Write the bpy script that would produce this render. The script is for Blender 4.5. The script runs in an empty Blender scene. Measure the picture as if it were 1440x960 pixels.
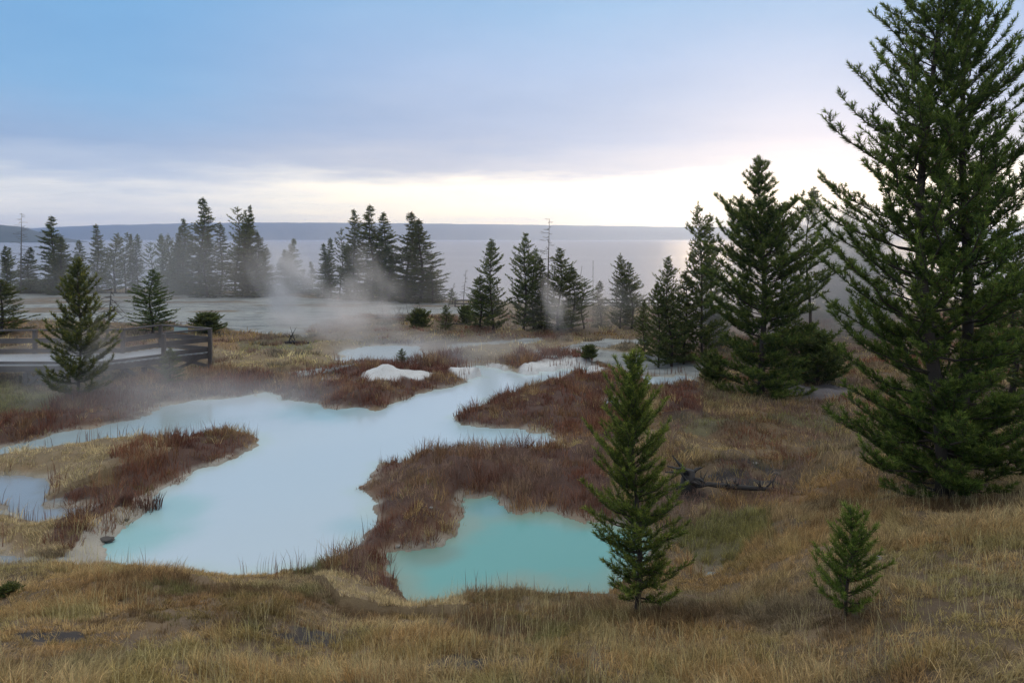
import bpy, math, random
import numpy as np
from mathutils import Vector
from mathutils.geometry import tessellate_polygon

R = math.radians
scene = bpy.context.scene
COL = scene.collection
F, V0, CAMH = 1000.0, 335.0, 5.5           # focal length and horizon row of the photograph (1440 px wide), eye height
SUN_AZ, SUN_EL = R(22.5), R(5.0)

# ------------------------------------------------------------------ noise
def _hash(ix, iy, seed):
    n = (ix.astype(np.int64) * 374761393 + iy.astype(np.int64) * 668265263 + seed * 1442695041) & 0xffffffff
    n = ((n ^ (n >> 13)) * 1274126177) & 0xffffffff
    return ((n ^ (n >> 16)) & 0xffff) / 65535.0
def vnoise(x, y, seed=0):
    ix, iy = np.floor(x), np.floor(y)
    fx, fy = x - ix, y - iy
    fx = fx * fx * (3 - 2 * fx); fy = fy * fy * (3 - 2 * fy)
    a = _hash(ix, iy, seed); b = _hash(ix + 1, iy, seed); c = _hash(ix, iy + 1, seed); d = _hash(ix + 1, iy + 1, seed)
    return (a * (1 - fx) + b * fx) * (1 - fy) + (c * (1 - fx) + d * fx) * fy
def fbm(x, y, oct=4, seed=0):
    x = np.asarray(x, float); y = np.asarray(y, float)
    s = 0; a = 0.5; t = 0
    for k in range(oct):
        s = s + a * vnoise(x * 2 ** k + 17.3 * k, y * 2 ** k - 9.1 * k, seed + k); t += a; a *= 0.5
    return s / t
def smooth(e0, e1, x):
    t = np.clip((x - e0) / (e1 - e0), 0, 1)
    return t * t * (3 - 2 * t)

# ------------------------------------------------------------------ plan of the ground (outlines surveyed from the photograph, laid out on the basin floor)
def flat(pts):
    out = []
    for u, v in pts:
        Y = CAMH * F / (v - V0)
        out.append(((u - 720) / F * Y, Y))
    return np.array(out)
POOLS = {
 'main': [(-120,652),(-60,640),(0,630),(75,612),(140,600),(200,586),(235,569),(300,560),(378,554),(395,560),(440,568),(480,575),(540,574),(565,563),(600,548),(650,540),(676,531),(656,524),(648,517),(668,513),(700,519),(740,527),(790,519),(836,517),(833,525),(780,533),(745,545),(700,560),(660,575),(640,587),(648,597),(700,603),(772,607),(784,619),(780,631),(740,635),(700,636),(600,634),(580,640),(562,650),(535,656),(514,672),(510,690),(530,706),(528,730),(514,755),(490,776),(462,793),(430,803),(380,808),(300,809),(240,804),(190,797),(155,786),(150,765),(165,746),(200,724),(224,706),(235,690),(262,672),(300,655),(340,637),(358,625),(354,612),(320,606),(280,611),(240,620),(200,617),(160,614),(110,624),(60,632),(0,641),(-60,656),(-120,668)],
 'turquoise': [(660,702),(690,698),(706,712),(722,722),(750,722),(800,726),(835,733),(880,744),(905,752),(915,772),(905,800),(880,824),(840,830),(760,829),(700,831),(650,839),(612,850),(592,855),(575,849),(560,825),(546,800),(545,779),(580,773),(620,768),(645,755),(657,735),(655,715)],
 'pond': [(484,494),(520,486),(590,487),(598,497),(600,508),(560,513),(520,511),(490,512),(476,505)],
 'stream': [(925,531),(955,529),(978,533),(990,539),(975,543),(930,542),(900,537),(900,531)],
 'brush': [(852,561),(872,560),(882,572),(884,580),(868,580),(856,572)],
 'left': [(-80,672),(0,669),(58,673),(62,690),(46,706),(75,712),(128,712),(120,722),(60,734),(30,728),(12,712),(-80,700)],
 'corner': [(-80,776),(0,776),(27,785),(10,794),(-80,802)],
 'puddle': [(426,537),(445,532),(478,534),(470,542),(440,544)],
 'east': [(988,804),(1010,799),(1022,806),(1000,812)],
}
POOLW = {k: flat(v) for k, v in POOLS.items()}
Y0X = [-40, -20, -6, -3, -1.8, 0, 1.5, 2.9, 4, 6, 8, 14, 40]
Y0V = [11.9, 11.8, 11.6, 11.5, 10.6, 10.9, 11.0, 11.3, 13.5, 16.5, 19, 21, 22]

def inpoly(x, y, P):
    c = np.zeros(x.shape, bool); n = len(P)
    for i in range(n):
        x0, y0 = P[i]; x1, y1 = P[(i + 1) % n]
        if y0 == y1: continue
        m = ((y0 > y) != (y1 > y)) & (x < (x1 - x0) * (y - y0) / (y1 - y0) + x0)
        c ^= m
    return c
def sdf(x, y, P, pad=2.5):
    x = np.asarray(x, float); y = np.asarray(y, float)
    out = np.full(x.shape, 9.0)
    m = (x > P[:, 0].min() - pad) & (x < P[:, 0].max() + pad) & (y > P[:, 1].min() - pad) & (y < P[:, 1].max() + pad)
    if not m.any(): return out
    a, b = x[m], y[m]
    # ragged shoreline
    wob = 0.010 * b
    a, b = a + wob * 1.6 * (fbm(a * 1.6, b * 1.6, 4, 5) - .5) * 2 + .10 * (fbm(a * 7, b * 7, 2, 15) - .5), b + wob * 2.4 * (fbm(a * 1.6, b * 1.1, 4, 6) - .5) * 2 + .14 * (fbm(a * 6, b * 6, 2, 16) - .5)
    d = np.full(a.shape, 1e9); n = len(P)
    for i in range(n):
        p, q = P[i], P[(i + 1) % n]; e = q - p; L = e @ e
        if L == 0: continue
        t = np.clip(((a - p[0]) * e[0] + (b - p[1]) * e[1]) / L, 0, 1)
        d = np.minimum(d, (a - p[0] - t * e[0]) ** 2 + (b - p[1] - t * e[1]) ** 2)
    d = np.sqrt(d); d[inpoly(a, b, P)] *= -1
    out[m] = np.clip(d, -9, 9)
    return out
def pooldist(x, y):
    d = np.full(np.shape(x), 9.0)
    for P in POOLW.values(): d = np.minimum(d, sdf(x, y, P))
    return d

# cover zones, drawn in the same survey coordinates
Z = {
 'sinter': [[(-400,412),(0,412),(300,415),(560,425),(700,431),(700,447),(655,447),(560,446),(520,446),(455,452),(436,462),(432,478),(400,476),(340,470),(300,456),(240,460),(0,452),(-400,450)],
            [(560,512),(600,505),(640,500),(620,516),(580,520)], [(735,508),(760,500),(840,500),(900,505),(990,520),(985,533),(900,531),(850,514),(800,512)],
            [(780,498),(850,480),(920,482),(915,490),(850,497),(790,502)], [(390,528),(500,514),(506,520),(420,534)],
            [(-100,712),(0,712),(60,704),(150,713),(118,726),(70,740),(20,733),(-100,730)], [(60,800),(100,788),(140,742),(175,742),(165,790),(130,800)], [(-60,772),(30,786),(70,796),(-60,806)], [(630,488),(760,476),(770,486),(700,496),(630,498)]],
 'red': [[(380,548),(420,530),(480,520),(560,512),(640,503),(668,520),(680,534),(600,550),(560,574),(480,577),(420,568),(392,560)],
         [(700,512),(760,500),(830,508),(830,516),(790,518),(740,526)],
         [(640,587),(700,560),(745,545),(800,528),(850,520),(890,535),(905,560),(905,600),(860,625),(800,632),(785,618),(772,607),(700,603),(650,598)],
         [(505,690),(514,670),(560,648),(600,632),(700,634),(770,640),(850,645),(858,690),(850,740),(800,728),(722,724),(690,700),(660,702),(655,740),(620,770),(548,780),(548,810),(575,852),(530,842),(450,806),(490,778),(526,735)],
         [(-200,604),(0,592),(60,584),(120,560),(220,535),(300,530),(400,540),(392,556),(300,560),(235,569),(200,588),(100,608),(0,630),(-200,650)],
         [(200,612),(300,604),(362,618),(342,640),(262,674),(235,692),(165,690),(150,668),(190,640)],
         [(90,700),(170,690),(226,706),(200,726),(160,748),(140,772),(100,785),(66,775),(90,740)],
                  [(930,555),(990,552),(985,600),(930,600)]],
 'mud': [[(975,672),(1060,665),(1130,672),(1120,700),(1040,705),(980,700)], [(370,990),(440,968),(500,972),(470,1012),(390,1018)], [(940,690),(1010,715),(990,730),(935,710)],
         [(40,716),(100,706),(220,700),(215,712),(120,730),(60,735)], [(540,1110),(640,1085),(710,1100),(680,1140),(570,1150)], [(640,1015),(700,1000),(720,1022),(660,1032)], [(20,1060),(120,1050),(110,1085),(40,1090)], [(1100,640),(1150,645),(1150,660),(1100,660)]],
 'gravel': [[(1095,548),(1190,548),(1210,560),(1180,572),(1110,572)]],
 'straw': [[(-200,650),(0,640),(110,626),(200,620),(280,628),(230,660),(120,690),(50,705),(62,690),(58,673),(-200,668)], [(-200,735),(0,725),(90,735),(70,775),(110,790),(30,785),(-200,772)],
           [(300,492),(500,485),(560,505),(430,522),(300,530)], [(620,498),(740,488),(800,500),(700,512)], [(440,815),(560,838),(600,858),(640,850),(660,900),(480,900)], [(700,488),(980,486),(980,515),(800,500)]],
 'olive': [[(-200,560),(0,548),(110,560),(90,582),(0,592),(-200,604)], [(950,620),(1010,600),(1170,590),(1180,606),(1060,600),(990,625)], [(940,760),(1070,740),(1090,790),(1000,820)], [(330,480),(440,474),(440,500),(340,500)]],
 'ochre': [[(295,466),(400,470),(420,486),(330,500),(300,490)], [(1010,720),(1140,700),(1230,720),(1240,770),(1060,760)], [(1090,640),(1180,650),(1150,670)], [(-100,455),(0,455),(80,462),(80,480),(-100,480)]],
}
def zone(x, y, name):
    ys = np.maximum(y, 2.0)
    u = 720 + F * x / ys; v = V0 + F * CAMH / ys
    w = 900.0 / np.maximum(ys, 8)
    u = u + w * .12 * (fbm(x * .9, y * .9, 3, 31) - .5); v = v + w * .10 * (fbm(x * .9, y * .9, 3, 32) - .5)
    m = np.zeros(np.shape(x), bool)
    for P in Z[name]: m |= inpoly(u, v, np.array(P, float))
    return m
def px2flat(u, v):
    Y = CAMH * F / (v - V0); return (u - 720) / F * Y, Y
MOUNDS = [(*px2flat(545, 538), .85, .32), (*px2flat(583, 535), .7, .10), (*px2flat(682, 524), 1.0, .32), (*px2flat(658, 529), .7, .12), (*px2flat(800, 523), 1.3, .12), (*px2flat(765, 526), 1.0, .08)]

def height(x, y, pd=None):
    x = np.asarray(x, float); y = np.asarray(y, float)
    if pd is None: pd = pooldist(x, y)
    y0 = np.interp(x, Y0X, Y0V)
    t = np.clip(1 - y / y0, 0, 1.6)
    bank = 3.8 * t ** 1.12
    away = smooth(0.05, 1.3, pd)
    hum = (fbm(x * .55, y * .55, 4, 1) - .42) * .55 + (fbm(x * 2.1, y * 2.1, 3, 2) - .5) * .16
    near = smooth(13, 8, y)
    hum = hum * (1 - .45 * near)
    hum = hum + smooth(1.5, 4, x) * smooth(10.5, 13, y) * smooth(26, 20, y) * (fbm(x * .8 + 4, y * 1.1, 3, 97) - .45) * .55
    flatm = zone(x, y, 'sinter').astype(float)
    hum = hum * (1 - .9 * flatm)
    h = bank * smooth(0, .5, pd) + hum * away + .06 * smooth(0.0, .35, pd) + .03
    h = h + smooth(.1, 1.2, pd) * .16 * (zone(x, y, 'red') | zone(x, y, 'straw'))
    for mx, my, r, a in MOUNDS:
        q = ((x - mx) ** 2 + ((y - my) * .75) ** 2) / r ** 2
        h = h + a * np.exp(-q * 1.6) * (.8 + .5 * fbm(x * 4, y * 4, 3, 8))
    h = np.where(pd < 0.02, -.04 - .35 * smooth(0, -.7, pd), h)
    ys = np.interp(x, [-80, -30, -8, 0, 10, 40, 80], [80, 76, 66, 60, 58, 62, 66]) + 4 * (fbm(x * .15, y * 0, 2, 9) - .5)
    h = h * smooth(0, -3, y - ys) + (y > ys) * 0.0 - np.clip(y - ys, 0, 40) * .18
    return h
def ground(u, v):
    """the spot on the ground seen at this place of the photograph"""
    ys = np.linspace(3.5, 92, 1500)
    xs = (u - 720) / F * ys
    hz = height(xs, ys); rz = CAMH - (v - V0) / F * ys
    k = np.argmax(rz <= hz)
    if k == 0: k = len(ys) - 1
    return float(xs[k]), float(ys[k]), float(hz[k])
def h1(x, y): return float(height(np.array([x]), np.array([y]))[0])

# ------------------------------------------------------------------ object helpers
def tag(o, label=None, cat=None, group=None, kind=None):
    if label: o['label'] = label
    if cat: o['category'] = cat
    if group: o['group'] = group
    if kind: o['kind'] = kind
    return o
def link(name, me, mat=None, parent=None, loc=None):
    if mat is not None and len(me.materials) == 0: me.materials.append(mat)
    o = bpy.data.objects.new(name, me); COL.objects.link(o)
    if parent: o.parent = parent
    if loc is not None: o.location = loc
    return o
def empty(name, loc, rz=0, sc=None):
    o = bpy.data.objects.new(name, None); COL.objects.link(o); o.location = loc; o.rotation_euler = (0, 0, rz)
    o.empty_display_size = .3
    if sc is not None: o.scale = sc
    return o
def npmesh(name, V, faces, sizes, cols=None, smoothf=False, mat=None):
    """V (n,3); faces flat index array; sizes per-face vertex counts"""
    me = bpy.data.meshes.new(name)
    me.vertices.add(len(V)); me.vertices.foreach_set('co', np.ascontiguousarray(V, np.float32).ravel())
    me.loops.add(len(faces)); me.loops.foreach_set('vertex_index', np.ascontiguousarray(faces, np.int32))
    me.polygons.add(len(sizes))
    st = np.concatenate([[0], np.cumsum(sizes)[:-1]]).astype(np.int32)
    me.polygons.foreach_set('loop_start', st); me.polygons.foreach_set('loop_total', np.ascontiguousarray(sizes, np.int32))
    if smoothf: me.polygons.foreach_set('use_smooth', np.ones(len(sizes), bool))
    if cols is not None:
        a = me.color_attributes.new('tint', 'FLOAT_COLOR', 'POINT')
        c = np.ones((len(V), 4), np.float32); c[:, :3] = cols
        a.data.foreach_set('color', c.ravel())
    me.update(calc_edges=True)
    if mat: me.materials.append(mat)
    return me
class MB:
    def __init__(s): s.v = []; s.f = []
    def add(s, vs, fs):
        k = len(s.v); s.v += [tuple(p) for p in vs]; s.f += [tuple(i + k for i in f) for f in fs]
    def beam(s, p0, p1, w, h, up=(0, 0, 1)):
        p0, p1 = Vector(p0), Vector(p1); d = (p1 - p0).normalized(); up = Vector(up)
        if abs(d.dot(up)) > .99: up = Vector((0, 1, 0))
        a = d.cross(up).normalized() * (w / 2); b = a.cross(d).normalized() * (h / 2)
        vs = [p + sa * a + sb * b for p in (p0, p1) for sa, sb in ((-1, -1), (1, -1), (1, 1), (-1, 1))]
        s.add(vs, [(3, 2, 1, 0), (4, 5, 6, 7), (0, 1, 5, 4), (1, 2, 6, 5), (2, 3, 7, 6), (3, 0, 4, 7)])
    def tube(s, pts, rad, n=6):
        pts = [Vector(p) for p in pts]; vs = []; fs = []
        for i, p in enumerate(pts):
            d = (pts[min(i + 1, len(pts) - 1)] - pts[max(i - 1, 0)]).normalized()
            a = d.orthogonal().normalized() if i == 0 else (a - d * a.dot(d)).normalized()
            b = d.cross(a)
            for k in range(n):
                an = 2 * math.pi * k / n; vs.append(p + (a * math.cos(an) + b * math.sin(an)) * rad[i])
        for i in range(len(pts) - 1):
            for k in range(n):
                fs.append((i * n + k, i * n + (k + 1) % n, (i + 1) * n + (k + 1) % n, (i + 1) * n + k))
        fs.append(tuple(range(n))[::-1]); fs.append(tuple((len(pts) - 1) * n + k for k in range(n)))
        s.add(vs, fs)
    def mesh(s, name, mat=None, smoothf=False):
        me = bpy.data.meshes.new(name); me.from_pydata(s.v, [], s.f); me.update()
        if smoothf: me.polygons.foreach_set('use_smooth', [True] * len(me.polygons))
        if mat: me.materials.append(mat)
        return me
    def build(s, name, mat, parent=None, smoothf=False): return link(name, s.mesh(name, mat, smoothf), None, parent)

# ------------------------------------------------------------------ materials
def newmat(name):
    m = bpy.data.materials.new(name); m.use_nodes = True; nt = m.node_tree; nt.nodes.clear()
    return m, nt, nt.nodes.new('ShaderNodeOutputMaterial')
def nd(nt, t, **k):
    n = nt.nodes.new(t)
    for a, b in k.items():
        if a in n.inputs.keys() and not hasattr(type(n), a): n.inputs[a].default_value = b
        else:
            try: setattr(n, a, b)
            except Exception: n.inputs[a].default_value = b
    return n
def sock(n, key, val): n.inputs[key].default_value = val
def math_(nt, op, a, b=None, c=None, clamp=False):
    n = nt.nodes.new('ShaderNodeMath'); n.operation = op; n.use_clamp = clamp
    for i, x in enumerate((a, b, c)):
        if x is None: continue
        if isinstance(x, (int, float)): n.inputs[i].default_value = x
        else: nt.links.new(x, n.inputs[i])
    return n.outputs[0]
def mixc(nt, fac, a, b, blend='MIX'):
    n = nt.nodes.new('ShaderNodeMix'); n.data_type = 'RGBA'; n.blend_type = blend
    for key, x in ((0, fac), (6, a), (7, b)):
        if isinstance(x, (int, float)): n.inputs[key].default_value = x
        elif isinstance(x, tuple): n.inputs[key].default_value = (*x, 1)
        else: nt.links.new(x, n.inputs[key])
    return n.outputs[2]
def noise(nt, vec, scale, detail=4, rough=.6):
    n = nt.nodes.new('ShaderNodeTexNoise'); sock(n, 'Scale', scale); sock(n, 'Detail', detail); sock(n, 'Roughness', rough)
    if vec is not None: nt.links.new(vec, n.inputs['Vector'])
    return n.outputs['Fac']
def ramp(nt, fac, stops):
    n = nt.nodes.new('ShaderNodeValToRGB'); el = n.color_ramp.elements
    while len(el) < len(stops): el.new(.5)
    for e, (p, c) in zip(el, stops): e.position = p; e.color = (*c, 1)
    nt.links.new(fac, n.inputs[0]); return n.outputs[0]

def leafmat(name, trans=.35, rough=.7, rnd=.25, attr='tint', gloss=.04):
    m, nt, out = newmat(name)
    a = nd(nt, 'ShaderNodeAttribute', attribute_name=attr)
    oi = nt.nodes.new('ShaderNodeObjectInfo')
    hs = nt.nodes.new('ShaderNodeHueSaturation')
    nt.links.new(a.outputs['Color'], hs.inputs['Color'])
    nt.links.new(math_(nt, 'ADD', math_(nt, 'MULTIPLY', oi.outputs['Random'], rnd), 1 - rnd / 2), hs.inputs['Value'])
    nt.links.new(math_(nt, 'ADD', math_(nt, 'MULTIPLY', oi.outputs['Random'], .03), .485), hs.inputs['Hue'])
    p = nt.nodes.new('ShaderNodeBsdfPrincipled'); sock(p, 'Roughness', rough); sock(p, 'Specular IOR Level', gloss * 5)
    t = nt.nodes.new('ShaderNodeBsdfTranslucent'); mx = nt.nodes.new('ShaderNodeMixShader'); mx.inputs[0].default_value = trans
    nt.links.new(hs.outputs[0], p.inputs['Base Color']); nt.links.new(hs.outputs[0], t.inputs['Color'])
    nt.links.new(p.outputs[0], mx.inputs[1]); nt.links.new(t.outputs[0], mx.inputs[2]); nt.links.new(mx.outputs[0], out.inputs[0])
    return m
M_NEEDLE = leafmat('needles', .45)
M_GRASS = leafmat('grass_blades', .3, rnd=0)

def woodmat(name, c1, c2, scale=6, stretch=(1, 1, .12), bump=.5, rough=.85):
    m, nt, out = newmat(name)
    tc = nt.nodes.new('ShaderNodeTexCoord'); mp = nt.nodes.new('ShaderNodeMapping'); sock(mp, 'Scale', stretch)
    nt.links.new(tc.outputs['Object'], mp.inputs[0])
    f = noise(nt, mp.outputs[0], scale, 6, .7); f2 = noise(nt, tc.outputs['Object'], scale * .4, 3)
    c = mixc(nt, f, c1, c2); c = mixc(nt, math_(nt, 'MULTIPLY', f2, .5), c, tuple(x * .45 for x in c1))
    p = nt.nodes.new('ShaderNodeBsdfPrincipled'); sock(p, 'Roughness', rough); nt.links.new(c, p.inputs['Base Color'])
    b = nt.nodes.new('ShaderNodeBump'); sock(b, 'Strength', bump); sock(b, 'Distance', .02); nt.links.new(f, b.inputs['Height']); nt.links.new(b.outputs[0], p.inputs['Normal'])
    nt.links.new(p.outputs[0], out.inputs[0]); return m
M_BARK = woodmat('bark', (.035, .026, .022), (.095, .075, .06), 14)
M_SNAG = woodmat('dead_wood', (.09, .08, .07), (.2, .18, .16), 14)
M_CHAR = woodmat('charred_wood', (.02, .02, .022), (.09, .085, .085), 10)
M_RAIL = woodmat('weathered_timber', (.06, .052, .052), (.13, .115, .11), 9, (1, 1, 1), .3, .7)
M_DECK = woodmat('wet_deck_boards', (.38, .40, .42), (.55, .57, .6), 5, (1, 1, 1), .15, .35)

def groundmat():
    m, nt, out = newmat('basin_ground')
    a = nd(nt, 'ShaderNodeAttribute', attribute_name='tint')
    tc = nt.nodes.new('ShaderNodeTexCoord')
    f1 = noise(nt, tc.outputs['Object'], 3.5, 8, .68); f2 = noise(nt, tc.outputs['Object'], 28, 4, .7); f3 = noise(nt, tc.outputs['Object'], .8, 4)
    s = math_(nt, 'ADD', math_(nt, 'MULTIPLY', f1, .9), math_(nt, 'MULTIPLY', f2, .7))
    s = math_(nt, 'ADD', s, math_(nt, 'MULTIPLY', f3, .4))
    c = mixc(nt, 1.0, a.outputs['Color'], ramp(nt, s, [(.55, (.45, .43, .42)), (1.0, (.95, .95, .95)), (1.4, (1.3, 1.28, 1.25))] if False else [(.5, (.5, .48, .46)), (.99, (1.0, 1.0, 1.0))]), 'MULTIPLY')
    p = nt.nodes.new('ShaderNodeBsdfPrincipled'); sock(p, 'Roughness', .85); nt.links.new(c, p.inputs['Base Color'])
    al = a.outputs['Alpha']
    b = nt.nodes.new('ShaderNodeBump'); sock(b, 'Strength', .6); sock(b, 'Distance', .06); nt.links.new(s, b.inputs['Height']); nt.links.new(b.outputs[0], p.inputs['Normal'])
    nt.links.new(p.outputs[0], out.inputs[0]); return m

def watermat(name, rough, bumpd, bscale, coat=0.0):
    m, nt, out = newmat(name)
    a = nd(nt, 'ShaderNodeAttribute', attribute_name='tint'); tc = nt.nodes.new('ShaderNodeTexCoord')
    p = nt.nodes.new('ShaderNodeBsdfPrincipled'); sock(p, 'Roughness', rough); sock(p, 'IOR', 1.33)
    f = noise(nt, tc.outputs['Object'], .5, 3); c = mixc(nt, math_(nt, 'MULTIPLY', f, .22), a.outputs['Color'], (.55, .68, .74))
    nt.links.new(a.outputs['Color'], p.inputs['Base Color'])
    b = nt.nodes.new('ShaderNodeBump'); sock(b, 'Strength', .5); sock(b, 'Distance', bumpd)
    nt.links.new(noise(nt, tc.outputs['Object'], bscale, 3), b.inputs['Height']); nt.links.new(b.outputs[0], p.inputs['Normal'])
    nt.links.new(p.outputs[0], out.inputs[0]); return m

def lakemat():
    m, nt, out = newmat('lake_water')
    tc = nt.nodes.new('ShaderNodeTexCoord'); mp = nt.nodes.new('ShaderNodeMapping'); sock(mp, 'Scale', (.25, 1, 1)); nt.links.new(tc.outputs['Object'], mp.inputs[0])
    mp2 = nt.nodes.new('ShaderNodeMapping'); sock(mp2, 'Scale', (.12, 1, 1)); nt.links.new(tc.outputs['Object'], mp2.inputs[0])
    f1 = noise(nt, mp.outputs[0], 1.2, 5, .65); f2 = noise(nt, mp2.outputs[0], .02, 4, .6)
    p = nt.nodes.new('ShaderNodeBsdfPrincipled'); sock(p, 'IOR', 1.33)
    p.inputs['Base Color'].default_value = (.25, .26, .32, 1)
    nt.links.new(math_(nt, 'ADD', math_(nt, 'MULTIPLY', f2, .3), .28), p.inputs['Roughness'])
    b = nt.nodes.new('ShaderNodeBump'); sock(b, 'Distance', .22)
    nt.links.new(math_(nt, 'ADD', math_(nt, 'MULTIPLY', f2, .5), .15), b.inputs['Strength'])
    nt.links.new(f1, b.inputs['Height']); nt.links.new(b.outputs[0], p.inputs['Normal'])
    nt.links.new(p.outputs[0], out.inputs[0]); return m

# ------------------------------------------------------------------ ground sheet
def build_ground():
    nx, ny = 1000, 640
    t = np.linspace(-1, 1, nx); t = np.sign(t) * np.abs(t) ** 1.06
    ys = np.concatenate([np.linspace(-8, 4.2, 40), np.exp(np.linspace(math.log(4.25), math.log(115), ny - 40))])
    W = 6 + 1.05 * np.maximum(np.abs(ys), 6)
    X = t[None, :] * W[:, None]; Y = np.repeat(ys[:, None], nx, 1)
    x, y = X.ravel(), Y.ravel()
    pd = pooldist(x, y); h = height(x, y, pd)
    # cover colours
    n1 = fbm(x * .7, y * .7, 4, 11)[:, None]; n2 = fbm(x * 3, y * 3, 3, 12)[:, None]
    soil = np.array([.08, .056, .036]) * (1 - n1) + np.array([.20, .14, .075]) * n1
    c = soil * (.6 + .8 * n2)
    def put(mask, col, var=.25):
        m = np.asarray(mask, float)[:, None]
        return c * (1 - m) + m * np.array(col) * (1 - var + 2 * var * n2)
    c = put(zone(x, y, 'red') * .8, (.075, .035, .03)); c = put(zone(x, y, 'straw') * .7, (.26, .20, .115)); c = put(zone(x, y, 'ochre') * .7, (.22, .13, .06))
    c = put(zone(x, y, 'olive') * .7, (.12, .12, .06)); c = put(zone(x, y, 'mud') * smooth(.25, .5, fbm(x * 2.2, y * 3, 3, 81)), (.035, .03, .03), .5)
    sin = zone(x, y, 'sinter'); c = put(sin, (.30, .325, .325), .2); c = put(zone(x, y, 'gravel'), (.13, .12, .13), .3)
    patch = smooth(.54, .62, fbm(x * .12, y * .4, 5, 21)) * sin * (y > 38); c = put(patch * .9, (.17, .13, .09), .4); st_ = smooth(.5, .62, fbm(x * .5, y * 2.0, 4, 22)) * sin; c = put(st_ * .8, (.19, .21, .22), .4)
    rim = smooth(.28, .0, pd + .35 * (fbm(x * 2, y * 2, 3, 14) - .5)) * (y > 11.5 + 0 * x); c = put(rim * .7, (.40, .385, .33), .25); och = smooth(.5, .62, fbm(x * 1.3 + 3, y * 1.3, 3, 83)) * smooth(.9, .1, pd) * (y > 11.5); c = put(och * .25, (.27, .15, .06), .3)
    leftrim = (inpoly(720 + F * x / np.maximum(y, 2), V0 + F * CAMH / np.maximum(y, 2), np.array([(90, 800), (130, 740), (200, 700), (262, 668), (330, 640), (262, 690), (225, 720), (170, 750), (160, 800)], float)))
    c = put(leftrim * .9, (.40, .38, .33), .2)
    for mx, my, r, a in MOUNDS:
        q = ((x - mx) ** 2 + ((y - my) * .75) ** 2) / r ** 2
        c = put(smooth(1.5, .7, q + (fbm(x * 5, y * 5, 3, 4) - .5) * .6), (.62, .64, .65), .1)
    i = np.arange((len(ys) - 1) * (nx - 1)); r_, k_ = i // (nx - 1), i % (nx - 1)
    a = r_ * nx + k_
    faces = np.stack([a, a + 1, a + nx + 1, a + nx], 1).ravel()
    me = npmesh('ground', np.stack([x, y, h], 1), faces, np.full(len(i), 4), c, True, groundmat())
    o = link('ground', me); tag(o, kind='structure')
build_ground()

def build_pool(key, name, base, edge, edgew, mat, label=None, tints=()):
    P = POOLW[key]; st = .10 if P[:, 1].max() < 30 else .14
    gx = np.arange(P[:, 0].min() - .5, P[:, 0].max() + .5, st); gy = np.arange(P[:, 1].min() - .5, P[:, 1].max() + .5, st)
    X, Y = np.meshgrid(gx, gy); d = sdf(X.ravel(), Y.ravel(), P)
    x, y = X.ravel(), Y.ravel(); nx = len(gx)
    ok = (d < .28).reshape(X.shape)
    q = ok[:-1, :-1] & ok[1:, :-1] & ok[:-1, 1:] & ok[1:, 1:]
    r_, k_ = np.nonzero(q); a = r_ * nx + k_
    F4 = np.stack([a, a + 1, a + nx + 1, a + nx], 1)
    used, inv = np.unique(F4.ravel(), return_inverse=True)
    dd = d[used]; n = fbm(x[used] * .8, y[used] * .8, 4, 41)
    f = smooth(-edgew, 0, dd + (n - .5) * edgew * .9)[:, None]
    c = np.array(base) * (1 - f) + np.array(edge) * f
    for (u, v, rad, col) in tints:
        cx, cy = px2flat(u, v); qq = np.sqrt((x[used] - cx) ** 2 + ((y[used] - cy)) ** 2) / rad
        m = (smooth(1, .2, qq + (n - .5) * .8))[:, None]; c = c * (1 - m) + np.array(col) * m
    me = npmesh(name, np.stack([x[used], y[used], np.zeros(len(used))], 1), inv.astype(np.int32).ravel(), np.full(len(F4), 4), c, True, mat)
    tag(link(name, me), kind='structure')
M_MILK = watermat('milky_water', .10, .006, 5)
M_TURQ = watermat('turquoise_water', .08, .005, 4)
build_pool('main', 'pool_water', (.50, .61, .69), (.48, .60, .61), .5, M_MILK, tints=[(178, 752, 1.5, (.30, .52, .53)), (235, 715, 1.2, (.36, .55, .58)), (505, 740, .9, (.38, .55, .62)), (210, 600, 3.0, (.34, .46, .50)), (150, 604, 3.0, (.32, .42, .45)), (60, 628, 3, (.32, .42, .46)), (450, 580, 2.2, (.34, .52, .58)), (700, 606, 2, (.36, .50, .55))])
build_pool('turquoise', 'pool_water', (.155, .40, .385), (.24, .36, .31), .7, M_TURQ, tints=[(600, 780, .7, (.18, .30, .26)), (690, 715, .8, (.18, .36, .38))])
for k in ('pond', 'stream', 'puddle'): build_pool(k, 'pool_water', (.44, .55, .62), (.44, .52, .54), .3, M_MILK)
for k in ('brush', 'east'): build_pool(k, 'pool_water', (.30, .42, .52), (.30, .40, .45), .3, M_MILK)
for k in ('left', 'corner'): build_pool(k, 'pool_water', (.26, .30, .34), (.24, .27, .29), .3, M_MILK)

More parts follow.
